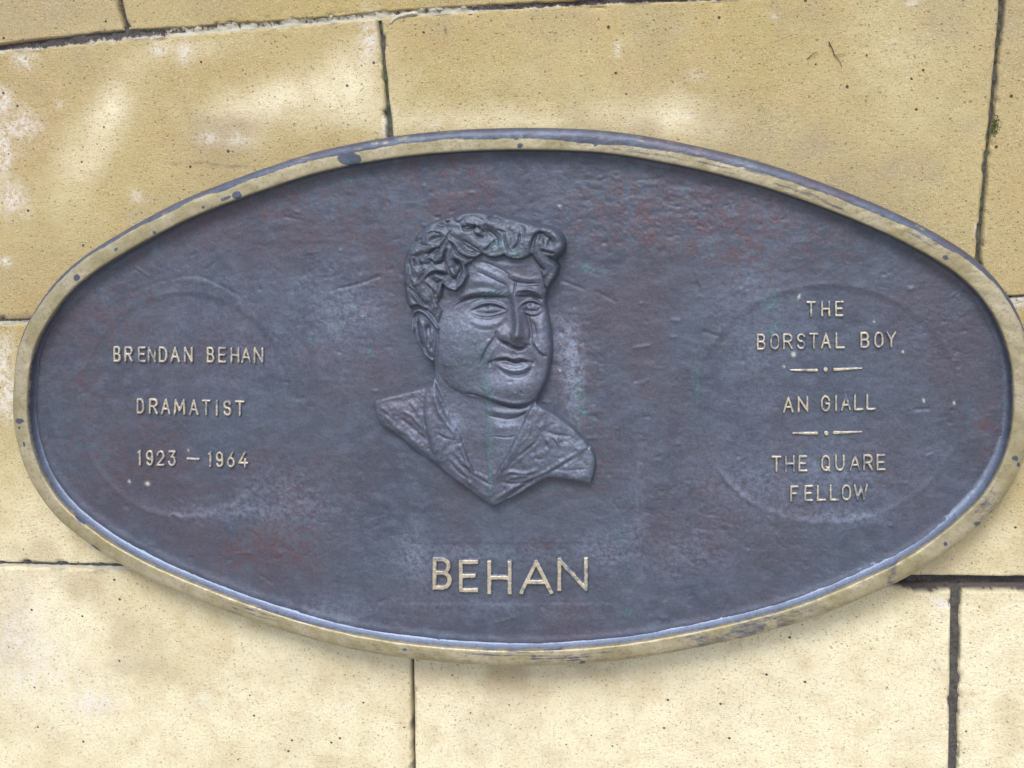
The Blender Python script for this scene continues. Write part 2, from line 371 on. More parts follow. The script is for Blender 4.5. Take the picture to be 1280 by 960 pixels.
# mortar: one strip in each joint, sunk to its own depth
def mortar_strip(pts, depth, lime, sd_=0, amp=.002, moss=0.0, limef=None, name='mortar_joint'):
    """pts: rows (x_a, y_a, x_b, y_b): the two lips of the joint in photo pixels"""
    pts = np.array(pts, float)
    Lc = np.concatenate([[0], np.cumsum(np.hypot(np.diff(pts[:, 0]), np.diff(pts[:, 1])))])
    n = max(4, int(Lc[-1] / 3)); s = np.linspace(0, Lc[-1], n)
    A = np.stack([np.interp(s, Lc, pts[:, k]) for k in range(4)], 1)
    m = 9; t = np.linspace(-.5, 1.5, m)
    X = A[:, None, 0] + (A[:, None, 2] - A[:, None, 0]) * t; Y = A[:, None, 1] + (A[:, None, 3] - A[:, None, 1]) * t
    dep = (np.asarray(depth(s) if callable(depth) else depth) * np.ones(n))[:, None]
    h = -dep + amp * fbm(X, Y, 12, 300 + sd_, 4) + amp * .7 * fbm(X, Y, 4, 310 + sd_, 3)
    h = h + np.abs(t - .5)[None] * .001
    h = np.minimum(h, -.0006)
    pt = P(X.ravel(), Y.ravel(), 0); pt[:, 1] -= h.ravel()
    lm_ = (limef(X, Y, t[None] + 0 * X) if limef else lime + 0 * X)
    mesh_obj(name, pt, grid_faces(m, n), MORTAR, wall, dict(lime=lm_.ravel(), moss=(moss + 0 * X).ravel()))
def hj(J, xs): return [(x, ji(J, x, 1), x, ji(J, x, 2)) for x in xs]
xs_ = np.arange(-400, 1701, 40)
mortar_strip(hj(J0, xs_), lambda s: .0035 + .004 * sst(1050, 1250, s), .5, 1, limef=lambda X, Y, t: .25 + .35 * sst(150, 260, X) * sst(640, 560, X) + .35 * sst(.6, .95, t) - .3 * sst(.3, -.1, t) * sst(140, 60, X))
mortar_strip(hj(J1, xs_), .0028, .9, 2, limef=lambda X, Y, t: .75 - .5 * sst(.4, 0, t))
mortar_strip(hj(J2, xs_), lambda s: .004 + .010 * sst(1000, 1400, s), .5, 3, limef=lambda X, Y, t: (.9 * sst(.2, .6, t) + .1) * sst(900, 700, X) - .2 * sst(700, 900, X))
mortar_strip(hj(JB, xs_), .006, .3, 4); mortar_strip(hj(JT, xs_), .006, .3, 5)
k = 0
for ci, (JA, JBt, verts) in enumerate(courses):
    for v in verts:
        k += 1
        dep = {2: .014, 1: .006}.get(ci, .009)
        lime = {0: .1, 1: .12, 2: .3, 3: -.2}[ci]
        if ci == 3 and v[0][1] < 600: dep, lime = .016, -.3
        if ci == 3 and v[0][1] > 600: dep, lime = .006, -.1
        mortar_strip([(q[1], q[0], q[2], q[0]) for q in v], dep, lime, 20 + k, moss=.6 if ci == 1 else .2)

# ------------------------------------------------------------------ the plaque
FD, RD = 0.0265, 0.043          # field and rim front, metres off the wall face
OUT = catmull([(18, 500), (20, 462), (26, 428), (39, 397), (69, 353), (104, 321), (156, 288), (221, 253), (273, 231), (340, 207), (403, 187.5), (490, 170.5), (565, 162.5), (640, 159.5), (700, 160), (755, 163), (820, 172), (898, 188.5), (960, 205),
 (1035, 231), (1120, 266), (1185, 300), (1225, 329), (1255, 362), (1277, 403), (1290, 450), (1293, 500), (1288, 545), (1274, 588), (1249, 629), (1211, 667), (1160, 705), (1098, 738), (1012, 773), (926, 797), (860, 811), (790, 822.5), (715, 829.5), (640, 831.5), (560, 827),
 (481, 817.5), (397, 800), (312, 773), (256, 752), (192, 725), (140, 697), (100, 669), (65, 637), (38, 595), (24, 555), (19, 525)], 4, True)
plaque = thing('oval_plaque', 'oval dark bronze memorial plaque with raised portrait, lettering and worn brass-coloured rim', 'plaque', tuple(P(650, 495, FD)[0]))
OC = np.array([650., 495.])
def inset(poly, d):     # polygon moved inwards by about d pixels
    nxt = np.roll(poly, -1, 0); prv = np.roll(poly, 1, 0); t = nxt - prv; t /= np.hypot(t[:, 0], t[:, 1])[:, None]
    n = np.stack([-t[:, 1], t[:, 0]], 1)
    return poly + n * d
# (outline runs clockwise on the picture: left, top, right, bottom -> inward normal)
if sdf(np.array([OC[0]]), np.array([OC[1]]), inset(OUT, 10))[0] > sdf(np.array([OC[0]]), np.array([OC[1]]), OUT)[0]: SGN = -1
else: SGN = 1
INNER = inset(OUT, SGN * 30)

def field_h(x, y):
    """relief of the cast field, metres"""
    h = .00050 * fbm(x, y, 90, 101, 3) + .00036 * fbm(x, y, 26, 111, 4, sx=.6)
    h = h + .00026 * fbm(x, y, 7, 121, 4, sx=.45) * (.35 + .65 * sst(420, 260, y)) + .00016 * fbm(x, y, 5, 131, 3)
    # trowel marks that sweep across in arcs
    ar = np.hypot(x - 820, (y - 1500) * 1.0)
    h = h + .00026 * fbm(ar, np.arctan2(y - 1500, x - 820) * 400, 9, 141, 3, g=.6) * sst(.1, .9, fbm(x, y, 120, 151)) 
    rough = np.clip(blob(x, y, 730, 470, 45, 110) + blob(x, y, 350, 620, 120, 70) + blob(x, y, 420, 370, 60, 60) + blob(x, y, 840, 660, 110, 60) + blob(x, y, 800, 220, 130, 40) + blob(x, y, 1170, 400, 40, 60) * .8, 0, 1)
    h = h + rough * .0006 * fbm(x, y, 8, 161, 4, sx=.7) * sst(-.3, .5, fbm(x, y, 24, 171))
    # round sunk panels behind the two blocks of lettering
    for cx, cy_, rx, ry, sd2 in ((232, 506, 132, 140, 1), (1035, 505, 166, 148, 2)):
        rr = np.hypot((x - cx) / rx, (y - cy_) / ry); ang = np.arctan2(y - cy_, x - cx)
        wv = .6 + .4 * vnoise(ang * 3, ang * 0, 180 + sd2) + .5 * sst(.2, .9, np.sin(ang))
        h = h - .0008 * sst(1.02, .95, rr) * 1 + .0005 * wv * np.exp(-((rr - 1.01) / .022)**2)
    # rectangular panel round the name
    bx = np.maximum(np.abs(x - 636) - 131, np.abs(y - 717) - 38)
    h = h - .0007 * sst(1.5, -1.5, bx)
    h = h + .0004 * np.exp(-((pdist(x, y, catmull([(790, 560), (800, 610), (805, 680), (800, 720)]))[0]) / 2.2)**2)
    h = h + .0008 * np.exp(-((pdist(x, y, catmull([(868, 440), (878, 520), (900, 590), (940, 630)]))[0]) / 2.0)**2)
    h = h - .0016 * np.exp(-((pdist(x, y, catmull([(425, 360), (440, 357), (458, 352), (475, 345)]))[0]) / 1.6)**2)
    h = h - .0005 * np.exp(-((pdist(x, y, catmull([(165, 365), (200, 352), (240, 345), (262, 350), (300, 370)]))[0]) / 2.0)**2)
    return h
def field_attr(x, y):
    n = fbm(x, y, 30, 201)
    rust = np.zeros_like(x); pale = np.zeros_like(x); verd = np.zeros_like(x); white = np.zeros_like(x)
    for q in [(330, 250, 130, 60, .8), (560, 230, 60, 50, .9), (150, 400, 60, 60, .7), (320, 690, 80, 40, .9), (480, 330, 50, 60, .6), (900, 280, 150, 60, .7), (1240, 540, 40, 70, .7), (760, 260, 120, 50, .5), (740, 570, 40, 60, .6), (870, 620, 60, 60, .4), (170, 560, 60, 60, .6), (100, 480, 30, 60, .5), (720, 470, 26, 60, .6), (1000, 300, 90, 40, .5), (380, 650, 50, 50, .4)]:
        rust = rust + q[4] * blob(x, y, *q[:4])
    for q in [(300, 420, 110, 80, .3), (350, 620, 60, 40, .4), (715, 460, 12, 50, 1.3), (720, 490, 10, 50, .9), (420, 760, 60, 20, .5), (600, 690, 90, 14, .6), (1000, 600, 140, 50, .6), (840, 690, 80, 40, .5), (420, 640, 90, 60, .15), (940, 420, 40, 90, .5), (1000, 240, 90, 30, .4), (620, 760, 160, 20, .35), (440, 400, 50, 60, .6), (520, 700, 25, 40, .8), (700, 420, 20, 40, .6), (800, 640, 8, 80, .35), (750, 690, 40, 20, .8), (280, 640, 70, 12, .8), (1050, 645, 60, 8, .9)]:
        pale = pale + q[4] * blob(x, y, *q[:4])
    for q in [(963, 380, 8, 9, 1.2), (967, 412, 5, 9, 1.4), (390, 424, 4, 3, 1.5), (436, 225, 7, 5, .9), (463, 440, 5, 6, 1.1), (723, 500, 6, 30, .9), (730, 515, 5, 6, 1.1), (785, 765, 9, 4, 1.1), (690, 610, 8, 4, .5), (734, 336, 6, 5, 1.2), (780, 690, 10, 50, .25), (870, 480, 6, 40, .35), (640, 695, 60, 4, .3), (625, 737, 60, 3, .3)]:
        verd = verd + q[4] * blob(x, y, *q[:4])
    for q in [(999, 371, 1.2, 3.2, 25), (992, 443, 2.4, 2.6, 0), (980, 458, 1.2, 1.2, 0), (184, 605, 2.6, 2.2, 0), (161, 602, 1.4, 1.6, 0), (1093, 402, 1, 1, 0), (1155, 501, 1.2, 2, 0), (1193, 504, 1.2, 1.8, 0), (235, 563, 1, 1, 0), (700, 463, 1.3, 1.3, 0), (1129, 440, 1.2, 1.2, 0), (700, 257, 2, 1, 0)]:
        white = white + 1.2 * blob(x, y, *q)
    white = white + (fbm(x, y, 2.2, 221, 1) > .98) * .0
    return np.clip(rust * (1 + .5 * n) + .18 * sst(0, 1, fbm(x, y, 70, 231)), 0, 1), np.clip(.62 * pale * (1 + .4 * n), 0, 1), np.clip(verd, 0, 1), np.clip(white, 0, 1)

gx = np.arange(14, 1300, 1.6); gy = np.arange(156, 838, 1.6)
X, Y = np.meshgrid(gx, gy)
poly = inset(OUT, SGN * 25.5)
ins = inside(X, Y, poly)
H = field_h(X, Y)
crk = np.abs(fbm(X, Y, 10, 163, 4, sx=.6)); H -= .0007 * np.exp(-(crk / .07)**2) * sst(.25, .8, np.clip(blob(X, Y, 730, 470, 40, 110) + blob(X, Y, 370, 640, 120, 60) + blob(X, Y, 420, 370, 70, 60) + blob(X, Y, 830, 640, 100, 60) + blob(X, Y, 840, 250, 170, 70) + blob(X, Y, 1180, 400, 50, 70) + blob(X, Y, 600, 700, 220, 60) * .7 + blob(X, Y, 980, 690, 120, 40), 0, 1) + .3 * fbm(X, Y, 30, 165))
rs = np.random.RandomState(21)
for q in range(420):
    xx = rs.uniform(60, 1240); yy = rs.uniform(190, 800)
    if (120 < xx < 350 and 420 < yy < 600) or (930 < xx < 1130 and 360 < yy < 640) or (525 < xx < 750 and 680 < yy < 750): continue
    a_ = rs.normal(-.1, .5); L_ = rs.choice([2, 4, 9, 22], p=[.4, .3, .2, .1]) * rs.uniform(.6, 1.3); x2, y2 = xx + L_ * math.cos(a_), yy + L_ * math.sin(a_)
    i0, i1 = np.searchsorted(gx, [min(xx, x2) - 6, max(xx, x2) + 6]); j0, j1 = np.searchsorted(gy, [min(yy, y2) - 6, max(yy, y2) + 6])
    dd_, pp, ss_ = pdist(X[j0:j1, i0:i1], Y[j0:j1, i0:i1], np.array([(xx, yy), (x2, y2)]))
    if dd_.size: H[j0:j1, i0:i1] += rs.choice([-1, -1, 1]) * rs.uniform(.0004, .0011) * np.exp(-(dd_ / rs.uniform(1.3, 2.2))**2)
dI = pdist(X[ins], Y[ins], INNER[::2], True)[0]
H[ins] += .0022 * np.exp(-(dI / 5.0)**2)
pt = P(X.ravel(), Y.ravel(), FD); pt[:, 1] -= H.ravel()
ru, pa, ve, wh = field_attr(X.ravel(), Y.ravel())
f = grid_faces(len(gx), len(gy)); f = f[ins.ravel()[f].all(1)]
field = mesh_obj('field', pt, f, BRONZE, plaque, dict(rust=ru, pale=pa, verd=ve, white=wh, wear=np.zeros(len(ru)) - 1))

# rim: one swept ring
def resample(poly, n):
    q = np.vstack([poly, poly[:1]]); L = np.concatenate([[0], np.cumsum(np.hypot(*np.diff(q, axis=0).T))])
    s = np.linspace(0, L[-1], n, endpoint=False)
    return np.stack([np.interp(s, L, q[:, 0]), np.interp(s, L, q[:, 1])], 1)
RN = 1500
ol = resample(OUT, RN)
for _ in range(6): ol = (np.roll(ol, 1, 0) + ol * 2 + np.roll(ol, -1, 0)) / 4
W3 = P(ol[:, 0], ol[:, 1], .033)
W2 = W3[:, [0, 2]]
tg = np.roll(W2, -2, 0) - np.roll(W2, 2, 0); tg /= np.hypot(tg[:, 0], tg[:, 1])[:, None]
nn = np.stack([tg[:, 1], -tg[:, 0]], 1)
cen = W2.mean(0)
if ((W2 + nn * .01 - cen)**2).sum() > ((W2 - cen)**2).sum(): nn = -nn
prof = [(3, 3), (.8, 4), (0, 7), (0, 14), (0, 22), (.1, 30), (.5, 34), (1.3, 37), (2.6, 39.4), (4.2, 41), (6, 42.2), (8, 42.9), (10, 43.2), (12.5, 43.3), (15, 43.3), (18, 43.2), (21, 43.0), (22.6, 42.6), (23.4, 41.9), (23.9, 40.6), (24.2, 38), (24.6, 34), (25.2, 31), (26.4, 28.7), (28.4, 27.4), (31, 26.5), (34, 24.5)]
prof = [tuple(q) for q in catmull(prof, 2)]
m_ = len(prof)
Vr = np.zeros((RN, m_, 3)); Xp = np.zeros((RN, m_)); Yp = np.zeros((RN, m_))
wob = fbm(np.arange(RN) * 1.0, np.zeros(RN), 60, 401, 4) * .0007; wob = wob * np.hanning(RN)**.2
for j, (o_, d_) in enumerate(prof):
    o_m = o_ / 1000; d_m = d_ / 1000
    wj = wob * (1 if o_ > 0.3 else .3)
    q = W2 + nn * (o_m + wj * .6)[:, None] if True else 0
    Vr[:, j, 0] = q[:, 0]; Vr[:, j, 2] = q[:, 1]; Vr[:, j, 1] = -(d_m + .0004 * fbm(ol[:, 0] + o_ * 1., ol[:, 1] + o_, 14, 411, 4) * (d_ > 20))
    Xp[:, j] = ol[:, 0] + (OC[0] - ol[:, 0]) * 0; Yp[:, j] = ol[:, 1]
# approximate pixel position of each rim vertex for the wear map
rel = Vr.reshape(-1, 3) - CAM
zc = rel @ FWD; Xp = 640 + F * (rel @ RIGHT) / zc; Yp = 480 + F * (rel @ DOWN) / zc
oo = np.tile(np.array([q[0] for q in prof]), RN); dd = np.tile(np.array([q[1] for q in prof]), RN)
ang = np.arctan2(-(Yp - 495) / 335, (Xp - 650) / 635)      # 0 right, pi/2 top
top = np.clip(np.sin(ang), 0, 1); bot = np.clip(-np.sin(ang), 0, 1)
# polished where hands and rain reach: the front band, its outer shoulder stays dark along the top
edge0 = 1.2 + 9.5 * top + 1.6 * fbm(Xp, Yp, 40, 421, 4)
edge0 = edge0 + 2.0 * blob(Xp, Yp, 860, 190, 200, 40, 12) + 3.0 * blob(Xp, Yp, 1120, 280, 120, 40, 30) + 4 * blob(Xp, Yp, 740, 170, 60, 20)
wear = sst(-1.2, 1.2, oo - edge0) * sst(24.8, 23.6, oo)
st_ = np.tile(np.arange(RN), (m_, 1)).T.ravel() * 1.0
streak = fbm(st_ / 26, oo / 1.3, 1, 461, 4)
soft = np.clip(.5 + .8 * blob(Xp, Yp, 700, 822, 240, 16) + .7 * blob(Xp, Yp, 350, 780, 160, 30) + .8 * blob(Xp, Yp, 960, 215, 260, 60, 20), 0, 1)
wear = wear - soft * .6 * sst(.0, .7, streak) * (oo > 2)
wear = wear * (1 - .6 * np.clip(blob(Xp, Yp, 940, 790, 130, 22, -15) + blob(Xp, Yp, 1130, 715, 60, 26, -30) + blob(Xp, Yp, 1240, 640, 40, 50, -50) * .8 + .7 * blob(Xp, Yp, 700, 822, 100, 7), 0, 1) * sst(.1, .5, fbm(Xp, Yp, 30, 431) + .45))
wear = wear + .34 * sst(-.2, .7, fbm(Xp, Yp, 16, 471) + .5 * streak) * (oo < 12) * (oo > 1.5) * (dd > 33) * (1 - np.clip(wear, 0, 1))
for q in [(437, 199, 15, 8, 5), (296, 244, 6, 5, 0), (282, 248, 7, 2, -20), (96, 347, 4, 4, 0), (254, 259, 2, 2, 0), (193, 291, 2, 2, 0), (145, 312, 2, 2, 0), (24.5, 526, 5, 3, 0), (24, 535, 1.8, 1.5, 0), (30, 555, 1.5, 3, 0), (1269, 573, 4, 3, 0), (1273, 581, 2.4, 2.4, 0), (1223, 655, 5, 2.5, 0), (1182, 680, 2.5, 2.5, 0), (645, 172, 2, 3, 0), (650, 182, 3, 3, 0), (745, 178, 4, 4, 0), (1182, 322, 3, 3, 0), (506, 812, 2, 2, 0), (728, 828, 3, 2, 0), (100, 650, 8, 2, 40), (120, 686, 8, 2, 40)]:
    wear = wear - 1.8 * sst(.25, .6, blob(Xp, Yp, *q))
idx = np.arange(RN * m_).reshape(RN, m_)
nx_ = np.roll(idx, -1, 0)
f = np.stack([idx[:, :-1], nx_[:, :-1], nx_[:, 1:], idx[:, 1:]], -1).reshape(-1, 4)
# orient outwards (front band must face the viewer)
a, b, c = Vr.reshape(-1, 3)[f[26, 0]], Vr.reshape(-1, 3)[f[26, 1]], Vr.reshape(-1, 3)[f[26, 2]]
if np.cross(b - a, c - a)[1] > 0: f = f[:, ::-1]
ve_ = .12 * blob(Xp, Yp, 437, 199, 18, 9) + .25 * sst(.3, .9, fbm(Xp, Yp, 25, 441)) * top
rim = mesh_obj('rim', Vr.reshape(-1, 3), f, BRONZE, plaque, dict(rust=.5 * sst(7, 0, oo) * (oo < 9), pale=.15 * sst(-.3, .7, fbm(Xp, Yp, 30, 451)) * (oo < 8) * top + .9 * (oo > 24) * bot, verd=ve_, white=0 * oo, wear=wear, pale_sheen=sst(24, 24.8, oo) * sst(31, 28, oo) * np.clip(.15 + 1.6 * bot, 0, 1)))  # lower inner wall painted pale blue to stand for reflected sky

# ------------------------------------------------------------------ portrait relief
AS = 2.341
def toA(px, py): return (px - 440) * AS, (py - 240) * AS
def c2(L): return [(117 + .4877 * a, 23.4 + .4877 * b) for a, b in L]
def c3(L): return [(187.3 + .4877 * a, 257.5 + .4877 * b) for a, b in L]
def c4(L): return [(23.4 + .585 * a, 491.6 + .585 * b) for a, b in L]
def c5(L): return [(140.5 + .3416 * a, 46.8 + .3416 * b) for a, b in L]        # close-up of the left of the hair
def c6(L): return [(374.6 + .3414 * a, 46.8 + .3414 * b) for a, b in L]        # close-up of the right of the hair
BUST = catmull([(340, 52), (400, 55), (450, 70), (500, 80), (545, 93), (590, 103), (618, 126), (626, 158), (614, 185), (600, 200), (607, 220), (600, 245), (582, 275), (571, 300), (568, 330), (575, 358), (582, 400), (586, 450), (583, 500), (572, 545), (556, 582), (542, 615),
 (556, 626), (600, 653), (650, 693), (690, 738), (709, 768), (713, 800), (704, 844), (690, 853), (640, 846), (590, 838), (550, 850), (500, 880), (450, 905), (415, 921), (380, 900), (330, 863), (270, 820), (235, 790), (180, 752), (130, 714), (85, 681), (68, 650), (65, 612), (85, 600), (130, 590), (190, 575), (232, 560),
 (239, 530), (236, 497), (215, 480), (200, 450), (185, 420), (177, 385), (180, 355), (165, 330), (155, 290), (151, 240), (158, 190), (175, 150), (205, 110), (250, 82), (300, 62)], 3, True)
HEADP = np.array([(300, 58), (400, 50), (500, 75), (600, 100), (635, 158), (605, 245), (570, 310), (590, 450), (575, 548), (545, 605), (515, 622), (470, 621), (425, 610), (382, 598), (335, 585), (290, 560), (258, 520), (240, 495), (195, 450), (170, 380), (145, 240), (170, 140), (230, 85)], float)
HAIRP = np.array(c2([(1075, 300), (1060, 400), (985, 470), (940, 540), (915, 500), (905, 430), (880, 390), (850, 322), (825, 338), (785, 350), (740, 350), (705, 338), (688, 322), (665, 334), (630, 340), (590, 334), (560, 316), (530, 335), (500, 360), (462, 385), (478, 440), (445, 505), (400, 540), (350, 525), (325, 500), (320, 560), (290, 610), (318, 650), (295, 735), (282, 720), (262, 685), (225, 645), (165, 622), (110, 650), (40, 640), (20, 300), (150, 100), (400, 10), (700, 10), (1000, 90), (1090, 200)]))
SHIRTP = np.array(c4([(355, 60), (385, 120), (440, 240), (500, 350), (540, 470), (575, 550), (640, 580), (690, 545), (745, 460), (810, 330), (858, 235), (885, 200), (1250, 330), (1300, 640), (900, 760), (680, 800), (400, 600), (0, 400), (0, 100), (300, 60)]))
NECKV = SHIRTP

SA = 1.7
ax_ = np.arange(50, 732, SA); ay_ = np.arange(36, 940, SA)
AX, AY = np.meshgrid(ax_, ay_)
D = sdf(AX, AY, BUST)
def stroke(pts, w, h, taper=True, sm=True):
    pl = catmull(pts, 5) if sm and len(pts) > 2 else np.array(pts, float)
    x0, y0 = pl.min(0) - 3.2 * w; x1, y1 = pl.max(0) + 3.2 * w
    i0, i1 = np.searchsorted(ax_, [x0, x1]); j0, j1 = np.searchsorted(ay_, [y0, y1])
    sl = (slice(j0, j1), slice(i0, i1))
    d, par, sd_ = pdist(AX[sl], AY[sl], pl)
    tp = (sst(0, .25, par) * sst(1, .75, par) * .75 + .25) if taper else 1
    res = np.zeros_like(AX); res[sl] = h * np.exp(-(d / w)**2) * tp
    return res
Z = np.zeros_like(AX)          # millimetres above the field
dc = np.clip(D, 0, None)
Z += 8.6 + 4.2 * (1 - np.exp(-dc / 34))
dh = sdf(AX, AY, HEADP)
wj_ = 60 * blob(AX, AY, 285, 545, 70, 60)
Z += 4.2 * sst(-7 - wj_ * .6, 12 + wj_, dh) + 3.0 * (1 - np.exp(-np.clip(dh, 0, None) / 60))
ds = sdf(AX, AY, SHIRTP)
Z += 2.4 * sst(-5, 5, ds) - 1.2 * sst(-2, -30, ds) * sst(0, -10, dh)
face = np.zeros_like(AX)
B = lambda cx, cy, rx, ry, v, a=0: v * blob(AX, AY, cx, cy, rx, ry, a)
S = stroke
# large forms
face += B(430, 240, 120, 60, 1.6) + B(345, 405, 85, 60, 2.6, 15) + B(385, 385, 45, 30, 1.4) + B(560, 420, 26, 60, 2.0) + B(290, 330, 40, 60, -1.0)
face += B(475, 465, 60, 40, 2.6) + B(478, 560, 70, 38, 3.6) + B(525, 560, 34, 32, 1.3) + B(430, 575, 40, 28, 1.2) + B(300, 500, 60, 60, .8)
face += B(407, 330, 62, 30, -3.0) + B(528, 330, 38, 26, -2.6)            # eye sockets
# forehead
face += S(c2([(545, 335), (640, 372), (740, 388), (850, 375)]), 11, 1.4) + S([(362, 208), (395, 224), (430, 242), (462, 264)], 9, 1.3) - S([(370, 228), (395, 240), (430, 257), (458, 270)], 2.8, 1.1) - S([(372, 200), (410, 208), (450, 228), (470, 243)], 3, .8)
face += -S([(458, 238), (475, 256), (510, 264), (548, 265)], 2.8, 1.7) + S([(470, 238), (505, 250), (548, 252)], 6, 1.1) - S([(484, 258), (482, 276), (480, 296)], 2.6, 2.0) - S([(498, 280), (520, 274), (548, 272)], 2.2, 1.0)
face += S([(352, 262), (385, 258), (420, 268), (450, 280)], 10, 1.3)
# brows
face += S([(312, 312), (340, 296), (385, 288), (430, 290), (462, 296)], 9, 2.2) - S([(310, 330), (330, 316), (360, 306), (410, 304), (458, 307)], 3.8, 2.6)
face += S([(486, 286), (515, 281), (540, 288), (558, 302)], 6.0, 2.8) - S([(486, 301), (508, 303), (530, 302), (556, 314)], 4.0, 3.0)
for q in range(9):
    t = q / 8; xx = 318 + 140 * t; yy = 312 - 24 * math.sin(min(1, t * 1.4) * 1.57) + 4 * t
    face += -S([(xx - 6, yy + 5), (xx + 7, yy - 4)], 1.7, .8, sm=False)
for q in range(6):
    xx = 492 + 11 * q; face += -S([(xx - 2, 294 + q), (xx + 6, 284 + q)], 1.6, .9, sm=False)
# eyes
face += B(406, 338, 33, 13, 2.6) + B(529, 333, 23, 10, 2.4)
face += S([(350, 342), (366, 331), (388, 322), (414, 320), (440, 327), (458, 340)], 3.4, 2.2) - S([(360, 342), (380, 333), (410, 328), (438, 334), (452, 341)], 2.2, 2.4) - S([(345, 330), (370, 314), (405, 307), (440, 314)], 2.4, .6)
face += S([(358, 347), (385, 355), (415, 356), (444, 348), (456, 343)], 3.0, 1.2) - S([(366, 346), (388, 349), (415, 350), (440, 345)], 1.9, 1.3) - S([(350, 352), (375, 366), (412, 369), (445, 360)], 2.4, .6)
face += S([(496, 328), (508, 318), (530, 314), (550, 322), (560, 334)], 2.7, 2.3) - S([(502, 330), (515, 322), (534, 321), (552, 330)], 2.0, 2.2)
face += S([(500, 342), (518, 352), (540, 353), (557, 342)], 2.5, 1.8) - S([(506, 340), (522, 345), (540, 345), (553, 338)], 1.7, 1.3) - S([(500, 350), (520, 360), (545, 360), (560, 350)], 2.0, 1.1)
face += -B(400, 332, 5.5, 5, 2.0) + B(408, 341, 8, 5, 1.0) - B(523, 329, 4.5, 4.5, 1.8) + B(530, 337, 6, 4, .8)
# nose
face += S([(476, 292), (485, 320), (490, 355), (492, 385), (490, 410)], 15, 4.6, False) + S([(480, 330), (490, 370), (493, 405)], 10, 1.2) + B(487, 418, 25, 24, 5.8) + B(449, 412, 19, 18, 3.8) + B(524, 414, 9, 14, 1.2)
face += -S([(466, 306), (468, 335), (462, 365), (444, 386), (430, 402)], 9, 1.1) - S([(507, 318), (513, 350), (522, 380), (527, 410), (524, 432)], 5.0, 3.0)
face += -S([(432, 428), (452, 436), (474, 448), (498, 454), (521, 443)], 4.6, 4.6) - S([(429, 400), (427, 415), (434, 428)], 3, 1.8) - B(462, 436, 8, 4, 1.6) - B(508, 441, 7, 4, 1.4) - S([(464, 405), (470, 420), (466, 432)], 3, 1.2)
# folds, mouth
face += -S([(428, 416), (412, 436), (398, 458), (388, 480), (382, 498)], 3.6, 1.7) + S([(412, 420), (396, 446), (380, 474)], 9, 1.6) + S([(430, 440), (415, 462), (400, 490), (398, 515)], 6, 1.2)
face += -S([(531, 436), (542, 455), (556, 470), (570, 480)], 3.6, 2.6) + S([(540, 440), (556, 460), (572, 468)], 7, 1.2) - S([(536, 480), (545, 510), (548, 540)], 5, .9)
face += -S([(530, 375), (538, 395), (540, 420)], 4.5, 1.6) + B(556, 385, 12, 26, 1.4)
face += S([(426, 478), (455, 473), (476, 480), (500, 478), (524, 486)], 5.0, 1.9) - S([(408, 494), (430, 486), (458, 484), (484, 493), (504, 489), (530, 495)], 3.4, 4.2) - S([(476, 458), (478, 472)], 3, 1.0, sm=False)
face += S([(432, 499), (455, 509), (482, 514), (508, 510), (526, 499)], 7.0, 3.4) - S([(434, 511), (458, 524), (484, 531), (510, 526), (530, 510)], 4.4, 2.9) - B(408, 494, 7, 6, 1.6) - B(532, 496, 6, 6, 1.5)
face += -S([(496, 572), (500, 582), (506, 584)], 3.2, 1.4) - B(470, 548, 20, 4, .5) + B(486, 577, 14, 10, .9)
# jaw and neck rolls
face += -S([(335, 588), (362, 590), (390, 601), (425, 614), (465, 625), (505, 626), (535, 616)], 3.6, 2.9) + S([(400, 592), (440, 606), (480, 614), (515, 610)], 8, 1.8)
face += S([(400, 634), (440, 642), (480, 644), (515, 632)], 9, 2.2) - S([(400, 652), (430, 660), (465, 663), (500, 650), (515, 640)], 3.2, 1.5) + S([(410, 680), (450, 688), (490, 682)], 12, 1.7) - S([(415, 712), (450, 717), (485, 711)], 2.8, .9)
face += -S([(400, 650), (390, 700), (388, 760), (392, 800)], 4, .6) + B(340, 690, 30, 60, 1.2, -20) + S([(430, 740), (420, 790), (412, 830)], 10, .9)
face += -S([(262, 470), (270, 510), (262, 545)], 6, .8) - S([(255, 600), (300, 680), (335, 760)], 6, 1.0)
# wax-modelling marks on cheek
rs = np.random.RandomState(4)
for q in range(60):
    xx = rs.uniform(270, 420); yy = rs.uniform(350, 570); a_ = rs.uniform(-.9, .9); L_ = rs.uniform(5, 16)
    face += rs.choice([-1, 1]) * S([(xx, yy), (xx + L_ * math.cos(a_), yy + L_ * math.sin(a_))], rs.uniform(2, 5), rs.uniform(.15, .4), sm=False)
# ear
ear = -S([(248, 385), (256, 420), (250, 470), (243, 500)], 5, 1.8)
ear += S([(184, 400), (180, 372), (188, 350), (206, 342), (226, 352), (244, 372), (258, 392)], 5.4, 3.8, False) + S([(184, 395), (192, 425), (204, 458), (222, 482), (238, 490)], 5.4, 3.2, False)
ear += S([(206, 372), (218, 392), (222, 425), (232, 455), (238, 470)], 5, 1.9) - S([(198, 366), (202, 400), (210, 440), (224, 466)], 3.2, 3.0) - B(228, 395, 8, 12, 3.2) + S([(238, 395), (242, 420), (234, 440)], 4, 1.6) - S([(226, 420), (230, 450)], 3, 1.6, sm=False) - B(236, 452, 5, 8, 1.5)
